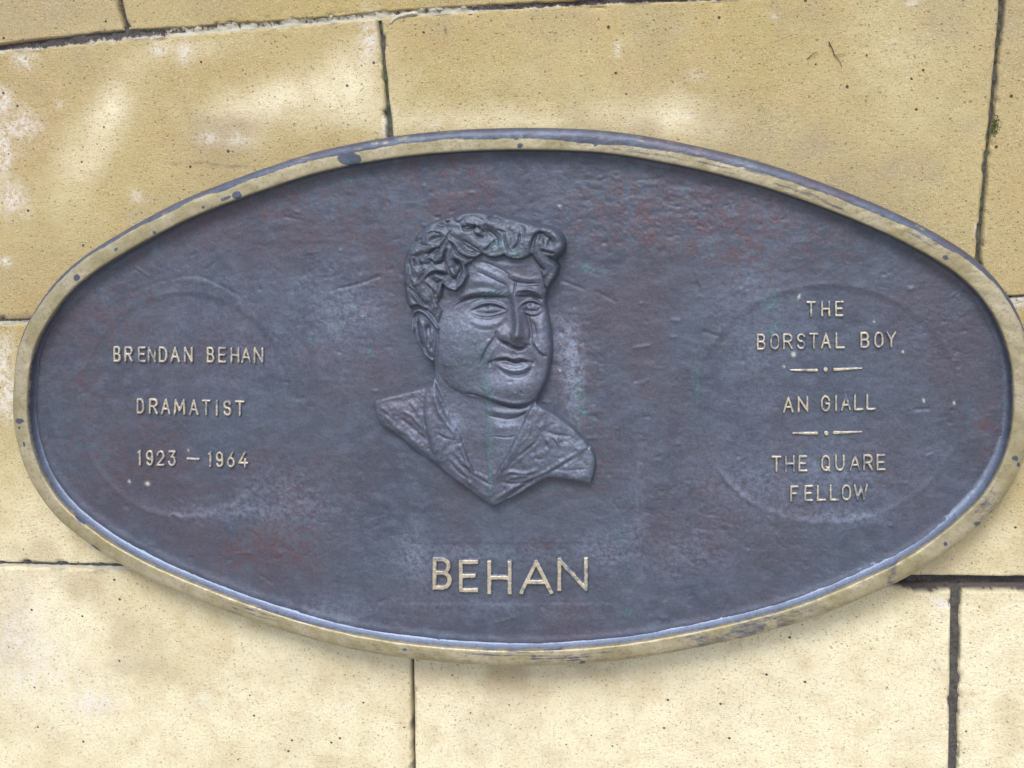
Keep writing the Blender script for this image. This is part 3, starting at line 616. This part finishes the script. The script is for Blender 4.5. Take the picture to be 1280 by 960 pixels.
# hair
hd = sdf(AX, AY, HAIRP)
hm = sst(-3.5, 6, hd)
hair = np.full_like(AX, 0.0)
ropes = []
def R_(pts, w, h=3.4): ropes.append((pts, w, h))
R_(c6([(120, 400), (230, 380), (330, 400), (400, 350), (440, 270), (490, 180), (570, 150), (670, 190), (715, 270), (690, 340), (620, 370), (560, 340), (540, 300)]), 17, 4.6)
R_(c6([(500, 230), (500, 320), (520, 400), (580, 460), (650, 490), (660, 550), (620, 610), (585, 680)]), 12, 4.4)
R_(c6([(560, 560), (600, 520), (640, 500)]), 9, 2.4)
R_(c6([(60, 330), (140, 350), (220, 330), (240, 230), (180, 150), (100, 120)]), 19, 4.6)
R_(c6([(250, 150), (320, 180), (350, 260), (300, 350)]), 17, 4.2)
R_(c6([(340, 110), (400, 140), (420, 200), (380, 290), (330, 350)]), 13, 4.0)
R_(c6([(180, 90), (280, 80), (360, 100), (430, 140), (520, 150)]), 11, 3.4)
R_(c5([(520, 90), (600, 40), (700, 50), (760, 100), (700, 130), (600, 110)]), 12, 4.2)
R_(c5([(560, 130), (640, 90), (710, 130), (700, 190), (620, 210), (540, 170)]), 12, 3.6)
R_(c5([(470, 200), (560, 220), (650, 280), (740, 330), (760, 370)]), 15, 4.4)
R_(c5([(450, 260), (520, 330), (600, 390), (690, 400)]), 14, 4.4)
R_(c5([(440, 240), (400, 320), (370, 400), (330, 440)]), 13, 4.3)
R_(c5([(450, 330), (440, 420), (460, 510), (500, 560)]), 11, 4.0)
R_(c5([(500, 400), (570, 430), (600, 520), (580, 610), (520, 670), (450, 660), (420, 610)]), 14, 5.0)
R_(c5([(430, 220), (350, 190), (270, 220), (260, 290), (330, 310), (400, 270)]), 13, 3.6)
R_(c5([(300, 110), (380, 90), (460, 130), (540, 150)]), 11, 3.2)
R_(c5([(160, 230), (220, 160), (300, 120)]), 12, 2.8)
R_(c5([(380, 320), (280, 330), (200, 340), (130, 380)]), 12, 3.4)
R_(c5([(100, 330), (80, 420), (60, 520), (60, 640), (80, 760), (100, 860)]), 11, 2.2)
R_(c5([(130, 420), (150, 500), (180, 540), (230, 500)]), 10, 3.0)
R_(c5([(420, 520), (330, 510), (260, 550), (190, 620), (160, 640)]), 11, 3.8)
R_(c5([(330, 570), (380, 600), (370, 660), (350, 730)]), 10, 3.4)
R_(c5([(170, 640), (220, 700), (250, 760)]), 14, 3.4)
R_(c5([(240, 610), (300, 680), (290, 760), (330, 830)]), 11, 2.8)
R_(c5([(100, 560), (90, 640), (140, 720), (200, 800), (250, 860)]), 10, 3.2)
R_(c5([(90, 690), (110, 790), (180, 830), (260, 880)]), 10, 3.0)
R_(c5([(130, 470), (120, 560), (150, 620)]), 8, 3.0)
R_(c5([(300, 850), (340, 900), (330, 960)]), 9, 1.6)
R_(c5([(220, 440), (290, 420), (350, 470)]), 9, 2.8)
for pts, w, h_ in ropes:
    pl = catmull(pts, 6); x0, y0 = pl.min(0) - w * 1.3; x1, y1 = pl.max(0) + w * 1.3
    i0, i1 = np.searchsorted(ax_, [x0, x1]); j0, j1 = np.searchsorted(ay_, [y0, y1]); sl = (slice(j0, j1), slice(i0, i1))
    d, par, sd_ = pdist(AX[sl], AY[sl], pl)
    wt = w * (.62 + .38 * np.sin(np.pi * np.clip(par * .9 + .1, 0, 1)))
    wt = wt * 1.7; e = np.exp(-(d / wt * 1.15)**2)
    lat = sd_ * d / wt
    v = h_ * 1.55 * e * (1 + .05 * np.sin(lat * 6 + 1.5 * fbm(AX[sl], AY[sl], 20, 500 + len(pts), 2)))
    k_ = 1.1; hair[sl] = np.log(np.exp(hair[sl] * k_) + np.exp(v * k_) - 1) / k_
hair = hair + 2.2 * S(c6([(20, 300), (120, 345), (225, 330), (245, 300)]), 20, 1, False) + 2.2 * S(c6([(240, 370), (330, 380), (410, 330), (450, 250), (500, 180), (600, 165), (680, 220), (695, 310)]), 19, 1, False)
hair = np.minimum(hair, 6.6 + .5 * (hair - 6.6)); hair = np.where(hair > 0, hair, 0)
for q, w_, h_ in [([(410, 120), (450, 105)], 3.4, 3.2), ([(320, 150), (400, 165)], 2.4, 1.8), ([(555, 140), (580, 180), (650, 165), (670, 130)], 3.2, 3.0), ([(640, 190), (700, 235), (740, 240)], 3.2, 3.0), ([(460, 170), (430, 240), (370, 330), (320, 400)], 3.0, 3.0),
   ([(440, 270), (480, 310), (520, 375), (600, 415), (700, 425)], 3.6, 4.0), ([(530, 290), (600, 360), (690, 378)], 3.0, 2.8), ([(570, 270), (640, 310), (710, 350)], 2.4, 2.0), ([(255, 395), (310, 350), (370, 330)], 3.0, 3.0), ([(430, 340), (408, 390), (418, 470), (465, 560)], 3.2, 3.4),
   ([(480, 430), (525, 460), (545, 520), (500, 590)], 5.0, 4.6), ([(245, 592), (325, 540), (420, 560)], 4.2, 4.4), ([(135, 420), (170, 500)], 3.4, 3.2), ([(160, 625), (240, 540)], 3.0, 3.0), ([(250, 630), (300, 685), (350, 745)], 3.2, 3.2), ([(100, 440), (130, 560), (150, 600)], 2.6, 2.4),
   ([(95, 660), (180, 745), (255, 845)], 3.2, 3.2), ([(75, 560), (60, 680), (80, 800), (105, 880)], 2.4, 2.0), ([(330, 640), (390, 600)], 3, 2.4), ([(280, 430), (330, 462), (400, 445)], 3.2, 3.0), ([(130, 830), (210, 842)], 3, 2.4), ([(200, 460), (215, 520)], 2.4, 2.0), ([(290, 740), (310, 830)], 2.6, 2.0), ([(180, 300), (260, 310)], 2.6, 2.0), ([(240, 230), (300, 200), (370, 215)], 2.8, 2.2), ([(170, 200), (230, 180)], 2.2, 1.6)]:
    hair -= S(c5(q), w_, h_, sm=len(q) > 2)
for q, w_, h_ in [([(60, 365), (110, 315), (155, 270)], 4.0, 4.0), ([(170, 180), (235, 200)], 2.8, 2.4), ([(300, 90), (375, 115)], 2.8, 2.4), ([(232, 210), (245, 300), (285, 365)], 3.2, 2.8), ([(362, 200), (345, 290), (290, 350)], 3.2, 3.0), ([(458, 350), (480, 255), (515, 212), (570, 215)], 5.0, 4.8),
   ([(535, 350), (590, 368), (650, 380)], 4.2, 4.0), ([(450, 385), (500, 470), (560, 525)], 4.0, 4.0), ([(615, 250), (595, 320)], 2.6, 1.8), ([(0, 150), (60, 205)], 3, 3.0), ([(600, 410), (650, 450), (690, 410)], 4, 3.4), ([(100, 190), (160, 250), (170, 320)], 2.6, 2.0), ([(400, 170), (385, 260)], 2.4, 1.8), ([(60, 90), (150, 70), (230, 110)], 2.6, 2.2), ([(560, 250), (570, 300)], 3.4, 2.4)]:
    hair -= S(c6(q), w_, h_, sm=len(q) > 2)
hair += .45 * fbm(AX, AY, 13, 510, 3)
fm = 1 - hm
face += S([(350, 366), (385, 382), (420, 383), (452, 368)], 8, 1.1) - S([(345, 378), (385, 396), (420, 396)], 5, .6) + S([(400, 520), (392, 560), (410, 590)], 12, 1.0) + S([(290, 540), (340, 575), (400, 590)], 16, 1.3) + B(470, 640, 60, 12, 1.0) + B(335, 440, 85, 80, 2.4, 15) - B(395, 311, 55, 8, 1.2) - B(528, 310, 30, 7, .9) + B(300, 520, 50, 50, 1.2) + B(478, 560, 70, 38, 1.2) + B(556, 430, 24, 60, .8)
Z += fm * face * 1.2 + 1.5 * ear + 2.2 * blob(AX, AY, 212, 415, 30, 70, -15) * fm + hm * (hair + 2.6)
# shirt
sh = np.zeros_like(AX)
sh += S(c4([(372, 130), (400, 240), (450, 310), (500, 372)]), 8, 2.4) - S(c4([(388, 150), (440, 265), (505, 360)]), 2.6, 1.6) - S(c4([(320, 190), (330, 300), (350, 400), (378, 500)]), 5, 1.6) + S(c4([(345, 170), (360, 300), (385, 420), (400, 500)]), 8, 1.6)
sh += -S(c4([(395, 360), (440, 385), (500, 392)]), 4, 2.0) + S(c4([(510, 400), (530, 470), (555, 545)]), 6, 1.8) + S(c4([(400, 480), (470, 440), (520, 420)]), 8, 1.2) - S(c4([(400, 440), (390, 500), (395, 530)]), 5, 1.6)
sh += S(c4([(215, 250), (262, 268), (300, 310), (350, 360)]), 4.5, 1.8) + S(c4([(250, 205), (285, 235), (300, 280)]), 4.5, 1.5) - S(c4([(200, 280), (260, 330), (340, 400)]), 5, 1.5) + S(c4([(110, 230), (180, 320), (280, 400), (365, 480)]), 9, 1.4) - S(c4([(100, 300), (200, 390), (300, 450), (375, 510)]), 2.6, 1.3)
sh += -S(c4([(150, 200), (220, 200), (290, 180)]), 8, .8) + S(c4([(90, 200), (130, 190), (200, 170), (330, 140)]), 8, 1.0) - S(c4([(95, 240), (150, 275), (185, 310)]), 4, 1.0)
sh += S(c4([(440, 470), (480, 510), (530, 560), (560, 620)]), 5, 1.5) + S(c4([(470, 450), (520, 500), (570, 545)]), 5, 1.3) - S(c4([(450, 500), (500, 560), (560, 590)]), 4, 1.4) + S(c4([(600, 560), (640, 540), (670, 560)]), 5, 1.3) - S(c4([(560, 560), (620, 600), (665, 620)]), 4, 1.4) + S(c4([(540, 600), (600, 650), (660, 690)]), 7, 1.2)
sh += S(c4([(862, 230), (830, 330), (790, 410), (730, 500), (690, 560)]), 9, 1.3) - S(c4([(905, 340), (885, 400), (840, 440), (770, 500), (710, 560)]), 5, 1.7) + S(c4([(900, 240), (925, 300), (910, 350)]), 7, 1.5) + S(c4([(860, 300), (850, 360), (800, 420)]), 3, 1.0)
sh += S(c4([(885, 225), (960, 262), (1050, 320), (1120, 400)]), 8, 1.6) - S(c4([(930, 350), (990, 370), (1060, 380)]), 5, 1.5) + S(c4([(930, 375), (950, 420), (930, 460)]), 5, 1.8) - S(c4([(965, 380), (985, 420)]), 2.4, 1.5, sm=False) - S(c4([(995, 380), (1012, 415)]), 2.4, 1.4, sm=False) + S(c4([(975, 380), (1000, 425)]), 3, 1.0, sm=False) - B(*c4([(940, 420)])[0], 5, 8, 1.6)
sh += S(c4([(1060, 430), (1110, 440), (1150, 430)]), 6, 1.1) + S(c4([(1110, 450), (1030, 490), (940, 550), (860, 590)]), 6, 1.8) - S(c4([(1080, 480), (1000, 530), (900, 580)]), 4.6, 1.3) + S(c4([(720, 570), (760, 550), (830, 560), (890, 540)]), 5, 1.9) + S(c4([(740, 590), (800, 575), (860, 575)]), 4, 1.2)
sh += -S(c4([(700, 600), (770, 615), (850, 600), (930, 560)]), 4, 1.5) + S(c4([(850, 480), (910, 460), (980, 460)]), 8, 1.1) - S(c4([(880, 440), (880, 480), (920, 490)]), 4, 1.3)
sh += -S(c4([(870, 600), (800, 640), (720, 700)]), 5, 2.3) + S(c4([(880, 575), (800, 615), (720, 665), (675, 700)]), 4, 1.2) + S(c4([(655, 600), (660, 680), (670, 730)]), 6, 1.4) - S(c4([(960, 540), (1040, 545), (1140, 540)]), 3, .9) + S(c4([(1000, 570), (1080, 580), (1150, 570)]), 8, .9)
sh += S(c4([(400, 540), (500, 610), (600, 690)]), 8, .9) + .8 * fbm(AX, AY, 30, 520, 3) + .22 * fbm(AX, AY, 9, 521, 3)
for pg, hv in ((c4([(352, 115), (380, 120), (420, 230), (512, 372), (502, 398), (440, 395), (398, 505), (376, 505), (348, 400), (322, 230)]), 2.6), (c4([(856, 235), (885, 222), (912, 320), (888, 420), (760, 520), (695, 580), (688, 545), (745, 460), (808, 330)]), 2.4)):
    sh += hv * .85 * sst(-8, 6, sdf(AX, AY, np.array(pg)))
sm_ = sst(-3, 3, ds)
for _ in range(2):
    sh = (np.roll(sh, 1, 0) + np.roll(sh, -1, 0) + 2 * sh) / 4; sh = (np.roll(sh, 1, 1) + np.roll(sh, -1, 1) + 2 * sh) / 4
Z += (sh + .08 * fbm(AX, AY, 7, 523, 3)) * sm_ * 1.2
# slow wax-like wobble
Z += .28 * fbm(AX, AY, 26, 530, 3) + .13 * fbm(AX, AY, 8, 531, 3)
# edge wall
ed = sst(-2.4, 3.6, D)
rnd = 1 - .34 * np.exp(-np.clip(D, 0, None) / 5.0)
Z = Z * ed * rnd - 2.2 * (1 - ed)
PXg = 440 + AX / AS; PYg = 240 + AY / AS
base = field_h(PXg, PYg)
MID = FD + .0085
pt = P(PXg.ravel(), PYg.ravel(), MID); pt[:, 1] += .0085; pt[:, 1] -= base.ravel() + Z.ravel() / 1000
Z1 = Z.ravel()
F_all = grid_faces(len(ax_), len(ay_), (D > -2.6).ravel())
cxA = AX.ravel()[F_all].mean(1); cyA = AY.ravel()[F_all].mean(1)
fh = hd.ravel()[F_all].mean(1) > 0; fs = (ds.ravel()[F_all].mean(1) > 0) & ~fh
ru, pa, ve, wh = field_attr(PXg.ravel(), PYg.ravel())
ax1, ay1 = AX.ravel(), AY.ravel()
blb = lambda q: q[4] * blob(ax1, ay1, *q[:4])
rustb = sum(blb(q) for q in [(300, 300, 60, 50, .5), (500, 230, 50, 30, .5), (360, 760, 60, 60, .5), (200, 650, 70, 60, .35), (300, 540, 60, 40, .3), (560, 470, 20, 60, .5), (520, 700, 40, 40, .4)]) + .15
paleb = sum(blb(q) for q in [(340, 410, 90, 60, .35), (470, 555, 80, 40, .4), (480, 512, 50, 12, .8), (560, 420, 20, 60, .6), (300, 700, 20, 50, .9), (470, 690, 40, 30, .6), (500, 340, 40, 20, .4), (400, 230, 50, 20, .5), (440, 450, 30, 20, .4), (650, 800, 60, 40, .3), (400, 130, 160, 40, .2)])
verdb = sum(blb(q) for q in [(414, 290, 20, 8, 1.3), (404, 640, 6, 120, 1.0), (408, 800, 6, 90, .9), (395, 560, 8, 30, .7), (465, 420, 16, 12, .4), (312, 660, 14, 14, .4), (370, 470, 40, 60, .3), (330, 560, 60, 20, .3), (440, 150, 40, 20, .5), (480, 180, 40, 12, .4), (400, 480, 40, 30, .2)]) 
whb = sum(1.3 * blob(ax1, ay1, *q) for q in [(700, 742, 3.4, 3.2), (694, 750, 2.5, 2.5), (707, 750, 2.5, 3), (484, 577, 1.5, 1.5)])
gr_ = np.clip((hm.ravel() * .55 + .5 * sum(blb(q) for q in [(480, 400, 20, 60, 1), (360, 300, 60, 14, 1), (400, 500, 160, 20, .4)])) * (1 + .4 * fbm(ax1, ay1, 40, 555)), 0, 1)
att = dict(pale_sheen=np.clip(.10 + .22 * sum(blb(q) for q in [(350, 420, 110, 80, .8), (470, 560, 90, 50, 1), (480, 510, 50, 14, .6), (420, 240, 80, 30, .5), (220, 640, 120, 60, .4), (560, 420, 24, 80, .6), (620, 780, 80, 60, .5), (470, 690, 60, 40, .7)]), 0, .5), green=gr_, rust=np.clip(rustb, 0, 1), pale=np.clip(paleb, 0, 1), verd=np.clip(verdb, 0, 1), white=np.clip(whb, 0, 1), wear=0 * ax1 - 1)  # lit forms of face and shoulders lightened by a painted pale sheen
portrait = mesh_obj('portrait_bust', pt, F_all[~fh & ~fs], BRONZE, plaque, att)
mesh_obj('hair', pt, F_all[fh], BRONZE, portrait, att)
mesh_obj('shirt', pt, F_all[fs], BRONZE, portrait, att)

# ------------------------------------------------------------------ raised lettering
def arc(cx, cy, rx, ry, a0, a1, n=9):
    return [(cx + rx * math.cos(math.radians(a0 + (a1 - a0) * i / (n - 1))), cy - ry * math.sin(math.radians(a0 + (a1 - a0) * i / (n - 1)))) for i in range(n)]
GL = {   # strokes in a unit box, y down
 'B': [[(0, 1), (0, 0), (.55, 0)] + arc(.55, .24, .38, .24, 90, -90, 7)[1:] + [(0, .48)], [(.55, .48)] + arc(.58, .74, .42, .26, 90, -90, 7)[1:] + [(0, 1)]],
 'R': [[(0, 1), (0, 0), (.55, 0)] + arc(.55, .25, .42, .25, 90, -90, 7)[1:] + [(0, .5)], [(.5, .5), (1, 1)]],
 'E': [[(1, 0), (0, 0), (0, 1), (1, 1)], [(0, .49), (.85, .49)]], 'F': [[(1, 0), (0, 0), (0, 1)], [(0, .49), (.8, .49)]],
 'N': [[(0, 1), (0, 0), (1, 1), (1, 0)]], 'D': [[(0, 1), (0, 0), (.45, 0)] + arc(.45, .4, .55, .4, 90, 0, 5)[1:] + arc(.45, .6, .55, .4, 0, -90, 5) + [(0, 1)]],
 'A': [[(0, 1), (.5, 0), (1, 1)], [(.2, .66), (.8, .66)]], 'H': [[(0, 0), (0, 1)], [(1, 0), (1, 1)], [(0, .5), (1, .5)]],
 'M': [[(0, 1), (.08, 0), (.5, .75), (.92, 0), (1, 1)]], 'T': [[(0, 0), (1, 0)], [(.5, 0), (.5, 1)]], 'I': [[(.5, 0), (.5, 1)]],
 'S': [arc(.5, .25, .48, .25, 15, 180, 7) + arc(.5, .25, .5, .25, 180, 262, 4)[1:] + arc(.5, .74, .5, .26, 82, -90, 7) + arc(.5, .74, .48, .26, -95, -165, 4)],
 'O': [arc(.5, .36, .5, .36, 0, 180, 9) + arc(.5, .64, .5, .36, 180, 360, 9) + [(1, .36)]],
 'Q': [arc(.5, .36, .5, .36, 0, 180, 9) + arc(.5, .64, .5, .36, 180, 360, 9) + [(1, .36)], [(.6, .78), (1, 1.04)]],
 'L': [[(0, 0), (0, 1), (1, 1)]], 'Y': [[(0, 0), (.5, .5), (1, 0)], [(.5, .5), (.5, 1)]],
 'G': [arc(.5, .36, .5, .36, 12, 180, 8) + arc(.5, .64, .5, .36, 180, 360, 9) + [(1, .5), (.58, .5)]],
 'U': [[(0, 0), (0, .64)] + arc(.5, .64, .5, .36, 180, 360, 9) + [(1, 0)]], 'W': [[(0, 0), (.25, 1), (.5, .15), (.75, 1), (1, 0)]],
 '1': [[(0, .12), (.75, 0), (.75, 1)]], '9': [arc(.5, .3, .5, .3, 0, 360, 15), [(1, .3), (1, .64)] + arc(.5, .7, .5, .3, 0, -150, 8)],
 '2': [arc(.5, .3, .48, .3, 170, -20, 8) + [(0, 1), (1, 1)]], '3': [[(.05, 0), (1, 0), (.45, .4)] + arc(.48, .68, .5, .32, 75, -165, 10)],
 '6': [[(.75, 0), (.1, .52)] + arc(.5, .69, .5, .31, 160, -200, 15)], '4': [[(.7, 0), (0, .72), (1.05, .72)], [(.75, .45), (.75, 1)]],
 '-': [[(0, .5), (1, .5)]],
}
lseed = 0
def relief_letter(strokes, w, hgt, step, wear, name='letter', dull=0.0, wfun=None, square=False):
    global lseed; lseed += 1
    allp = np.vstack([np.array(s) for s in strokes]); x0, y0 = allp.min(0) - w - 2; x1, y1 = allp.max(0) + w + 2
    gx = np.arange(x0, x1, step); gy = np.arange(y0, y1, step); X, Y = np.meshgrid(gx, gy)
    d = np.full(X.shape, 1e9)
    for s in strokes:
        dd_, par, _ = pdist(X, Y, np.array(s, float))
        if wfun: dd_ = dd_ - wfun(par)
        d = np.minimum(d, dd_)
        if square:
            for a_, b_ in zip(s[:-1], s[1:]):
                a_ = np.array(a_); b_ = np.array(b_); L_ = np.hypot(*(b_ - a_))
                if L_ < 11: continue
                t_ = (b_ - a_) / L_; u_ = (X - a_[0]) * t_[0] + (Y - a_[1]) * t_[1]; l_ = np.abs((Y - a_[1]) * t_[0] - (X - a_[0]) * t_[1])
                ext = np.maximum(-u_ - w * .5, u_ - L_ - w * .5) + w / 2
                d = np.minimum(d, np.maximum(l_, ext))
    if square: d = np.maximum(d, np.maximum(allp[:, 1].min() - w / 2 - Y, Y - allp[:, 1].max() - w / 2) + w / 2)
    d = d + .22 * fbm(X, Y, 5, 600 + lseed, 3) * min(1, w / 3)
    e = sst(w / 2 + .75, w / 2 - .45, d)
    h = hgt * e * (1 + .06 * fbm(X, Y, 4, 700 + lseed)) - .0005 * (1 - e)
    pt = P(X.ravel(), Y.ravel(), FD); pt[:, 1] -= (field_h(X, Y) + h).ravel()
    wv = (e - .35) * 1.15 * wear + .26 * fbm(X, Y, 8, 800 + lseed) - .08 - .38 * dull * (.5 + .5 * fbm(X, Y, 14, 820 + lseed))
    n = X.size
    return mesh_obj(name, pt, grid_faces(len(gx), len(gy), (e > .02).ravel()), BRONZE, plaque,
             dict(rust=np.full(n, .1), pale=np.full(n, .45), verd=np.full(n, .04 + .1 * (lseed % 5 == 0)), white=np.zeros(n), wear=wv.ravel(), shine=np.ones(n)))
def line(chars, org, sc, ytl, ytr, hpx, w=2.7, hgt=.0031, step=.55):
    """chars: (letter, x0, x1, dull) in close-up pixels; the top runs from ytl at the first letter to ytr at the last"""
    xa, xb = chars[0][1], chars[-1][2]
    for ch, a, b, dull in chars:
        t = (((a + b) / 2) - xa) / (xb - xa); yt = ytl + (ytr - ytl) * t; sl = (ytr - ytl) / (xb - xa)
        X0, X1 = org[0] + a / sc + w / 2, org[0] + b / sc - w / 2
        Y0, Y1 = org[1] + yt / sc + w / 2, org[1] + (yt + hpx) / sc - w / 2
        if ch == 'I': X0 = X1 = (X0 + X1) / 2
        st = [[(X0 + u * (X1 - X0) + 0 * v, Y0 + v * (Y1 - Y0) + (u - .5) * (X1 - X0) * sl) for u, v in s] for s in GL[ch]]
        relief_letter(st, w, hgt, step, 1.0, dull=dull)
o1, s1 = (120, 400), 4.3636
line([('B', 97, 138, 0), ('R', 158, 206, .1), ('E', 232, 276, .9), ('N', 286, 332, 1.0), ('D', 346, 393, 0), ('A', 408, 462, .1), ('N', 482, 531, .1), ('B', 606, 649, 0), ('E', 668, 713, .2), ('H', 736, 786, .1), ('A', 794, 850, .5), ('N', 862, 916, .2)], o1, s1, 142, 148, 86)
line([('D', 225, 268, .2), ('R', 292, 342, .4), ('A', 358, 412, .2), ('M', 428, 492, .3), ('A', 511, 564, .2), ('T', 580, 628, 0), ('I', 655, 668, .9), ('S', 696, 741, .1), ('T', 760, 814, .1)], o1, s1, 424, 438, 86)
line([('1', 228, 252, .1), ('9', 275, 317, .2), ('2', 332, 379, .7), ('3', 395, 439, .1), ('1', 611, 636, .1), ('9', 655, 698, .1), ('6', 716, 761, .1), ('4', 778, 832, .5)], o1, s1, 706, 719, 86)
relief_letter([[(120 + 500 / s1, 400 + 756 / s1), (120 + 560 / s1, 400 + 759 / s1)]], 3.0, .002, .55, 1, name='dash')
o2, s2_ = (900, 340), 3.0
line([('T', 323, 359, .2), ('H', 378, 413, 0), ('E', 430, 464, 0)], o2, s2_, 109, 107, 59)
line([('B', 137, 172, .1), ('O', 187, 223, 1.1), ('R', 235, 273, .1), ('S', 287, 321, .7), ('T', 333, 369, .1), ('A', 377, 416, .1), ('L', 432, 468, 0), ('B', 525, 560, 0), ('O', 577, 613, 0), ('Y', 622, 661, .7)], o2, s2_, 231, 222, 61)
line([('A', 235, 276, 0), ('N', 290, 331, 0), ('G', 377, 413, 0), ('I', 430, 439, 0), ('A', 452, 491, 1.0), ('L', 501, 538, 0), ('L', 547, 584, 0)], o2, s2_, 467, 455, 61)
line([('T', 192, 231, .2), ('H', 243, 280, .4), ('E', 293, 328, .5), ('Q', 378, 414, 0), ('U', 430, 467, .1), ('A', 484, 526, .6), ('R', 535, 573, .2), ('E', 585, 621, .2)], o2, s2_, 688, 681, 61)
line([('F', 262, 296, .6), ('E', 315, 349, 0), ('L', 362, 398, .1), ('L', 410, 447, .1), ('O', 455, 491, .1), ('W', 500, 554, .8)], o2, s2_, 799, 793, 61)
for (a, ya, b, yb), tp in [((262, 367, 362, 368), 1), ((430, 365, 530, 361), -1), ((274, 604, 362, 604), 1), ((428, 602, 530, 599), -1)]:
    relief_letter([[(900 + a / 3, 340 + ya / 3), (900 + b / 3, 340 + yb / 3)]], 3.0, .0022, .55, 1, name='dash', dull=.05, wfun=(lambda p_: (p_ - .5) * 1.0) if tp > 0 else (lambda p_: (.5 - p_) * 1.0))
for a, ya in [(395, 365), (398, 604)]:
    relief_letter([[(900 + a / 3, 340 + ya / 3), (900 + a / 3 + .1, 340 + ya / 3)]], 5.6, .0026, .45, 1.3, name='dot')
o3, s3_ = (500, 660), 4.571
for ch, a, b, y0, y1, dl in [('B', 188, 298, 163, 348, 0), ('E', 338, 449, 179, 364, 0), ('H', 500, 640, 184, 375, 0), ('A', 684, 876, 178, 374, .05), ('N', 900, 1075, 166, 356, .1)]:
    w = 5.2
    X0, X1 = 500 + a / s3_ + w / 2, 500 + b / s3_ - w / 2; Y0, Y1 = 660 + y0 / s3_ + w / 2, 660 + y1 / s3_ - w / 2
    tl = {'N': -.08, 'B': .02, 'H': .0, 'E': .01, 'A': .02}[ch]
    relief_letter([[(X0 + u * (X1 - X0), Y0 + v * (Y1 - Y0)) for u, v in s] for s in GL[ch]], w, .0040, .7, 1.0, dull=dl, square=True)

# ------------------------------------------------------------------ small natural bits on the wall
def tube(pts, r0, mat, name, parent=None, seg=6, lift=.001):
    pts = catmull(pts, 4); W = P(pts[:, 0], pts[:, 1], lift); n = len(W)
    V = []; 
    for i in range(n):
        t = W[min(i + 1, n - 1)] - W[max(i - 1, 0)]; t /= np.linalg.norm(t)
        u = np.cross(t, [0, 1, 0]); u /= np.linalg.norm(u); v = np.cross(t, u); rr = r0 * (1 - .6 * i / (n - 1))
        bend = .0008 * math.sin(i * 1.1)
        for k in range(seg):
            a = 2 * math.pi * k / seg; V.append(W[i] + (u * math.cos(a) + v * math.sin(a)) * rr + np.array([0, -abs(bend), 0]))
    i = np.arange(n - 1)[:, None] * seg; k = np.arange(seg)[None]; k2 = (k + 1) % seg
    f = np.stack([i + k, i + k2, i + seg + k2, i + seg + k], -1).reshape(-1, 4)
    return mesh_obj(name, np.array(V), f, mat, parent)
t1 = thing('dried_tendril', 'thin dark forked dried tendril stuck to the stone above the right of the plaque', 'tendril', tuple(P(1041, 66, .001)[0]))
tube([(1036, 52), (1040, 60), (1044, 70), (1050, 77), (1052, 84)], .0006, STEM, 'stem', t1)
tube([(1045, 69), (1051, 68), (1057, 67)], .0004, STEM, 'side_shoot', t1)
o = tube([(1009, 74), (1014, 69), (1019, 66), (1022, 65)], .0005, STEM, 'dried_twig'); o['label'] = 'short curved bit of dried twig on the stone, left of the forked tendril'; o['category'] = 'twig'
# moss in the right-hand joint
rs = np.random.RandomState(8); V = []; Fm = []
c0 = P(1242.5, 158, .0)[0]
for q in range(150):
    g = rs.normal(0, 1, 2); c = c0 + np.array([g[0] * .0020, -rs.uniform(0, .0025), g[1] * .0042 - abs(g[0]) * .001])
    a = rs.uniform(0, 6.28); L_ = rs.uniform(.0012, .0024); dv = np.array([math.cos(a), -rs.uniform(.2, 1), math.sin(a)]) * L_; sdv = np.cross(dv, [0, 1, .3]) * .3
    b_ = len(V); V += [c - sdv, c + sdv, c + dv + sdv * .3, c + dv - sdv * .3]; Fm.append((b_, b_ + 1, b_ + 2, b_ + 3))
o = mesh_obj('moss_tuft', V, Fm, MOSS); o['label'] = 'small olive tuft of moss in the upright joint above the right end of the plaque'; o['category'] = 'moss'
# mortar smear on the stone next to the second upright joint
def smear(poly, mat, name, label, cat, hmm=.0012):
    poly = catmull(poly, 4, True); x0, y0 = poly.min(0) - 2; x1, y1 = poly.max(0) + 2
    X, Y = np.meshgrid(np.arange(x0, x1, .8), np.arange(y0, y1, .8)); d = sdf(X, Y, poly) + .8 * fbm(X, Y, 5, 900)
    e = sst(-.6, 1.6, d); h = hmm * e * (1 + .4 * fbm(X, Y, 6, 910)) - .0012 * (1 - e) + .0004
    pt = P(X.ravel(), Y.ravel(), 0); pt[:, 1] -= h.ravel()
    o = mesh_obj(name, pt, grid_faces(X.shape[1], X.shape[0], (e > .05).ravel()), mat, None, dict(lime=np.full(X.size, 1.0), moss=np.zeros(X.size)))
    o['label'] = label; o['category'] = cat
smear([(486, 29), (492, 22), (505, 16.5), (520, 15), (520, 19), (505, 21), (496, 25), (488, 30)], MORTAR, 'mortar_smear', 'pale hooked smear of mortar on the stone beside the top of the upright joint', 'mortar')
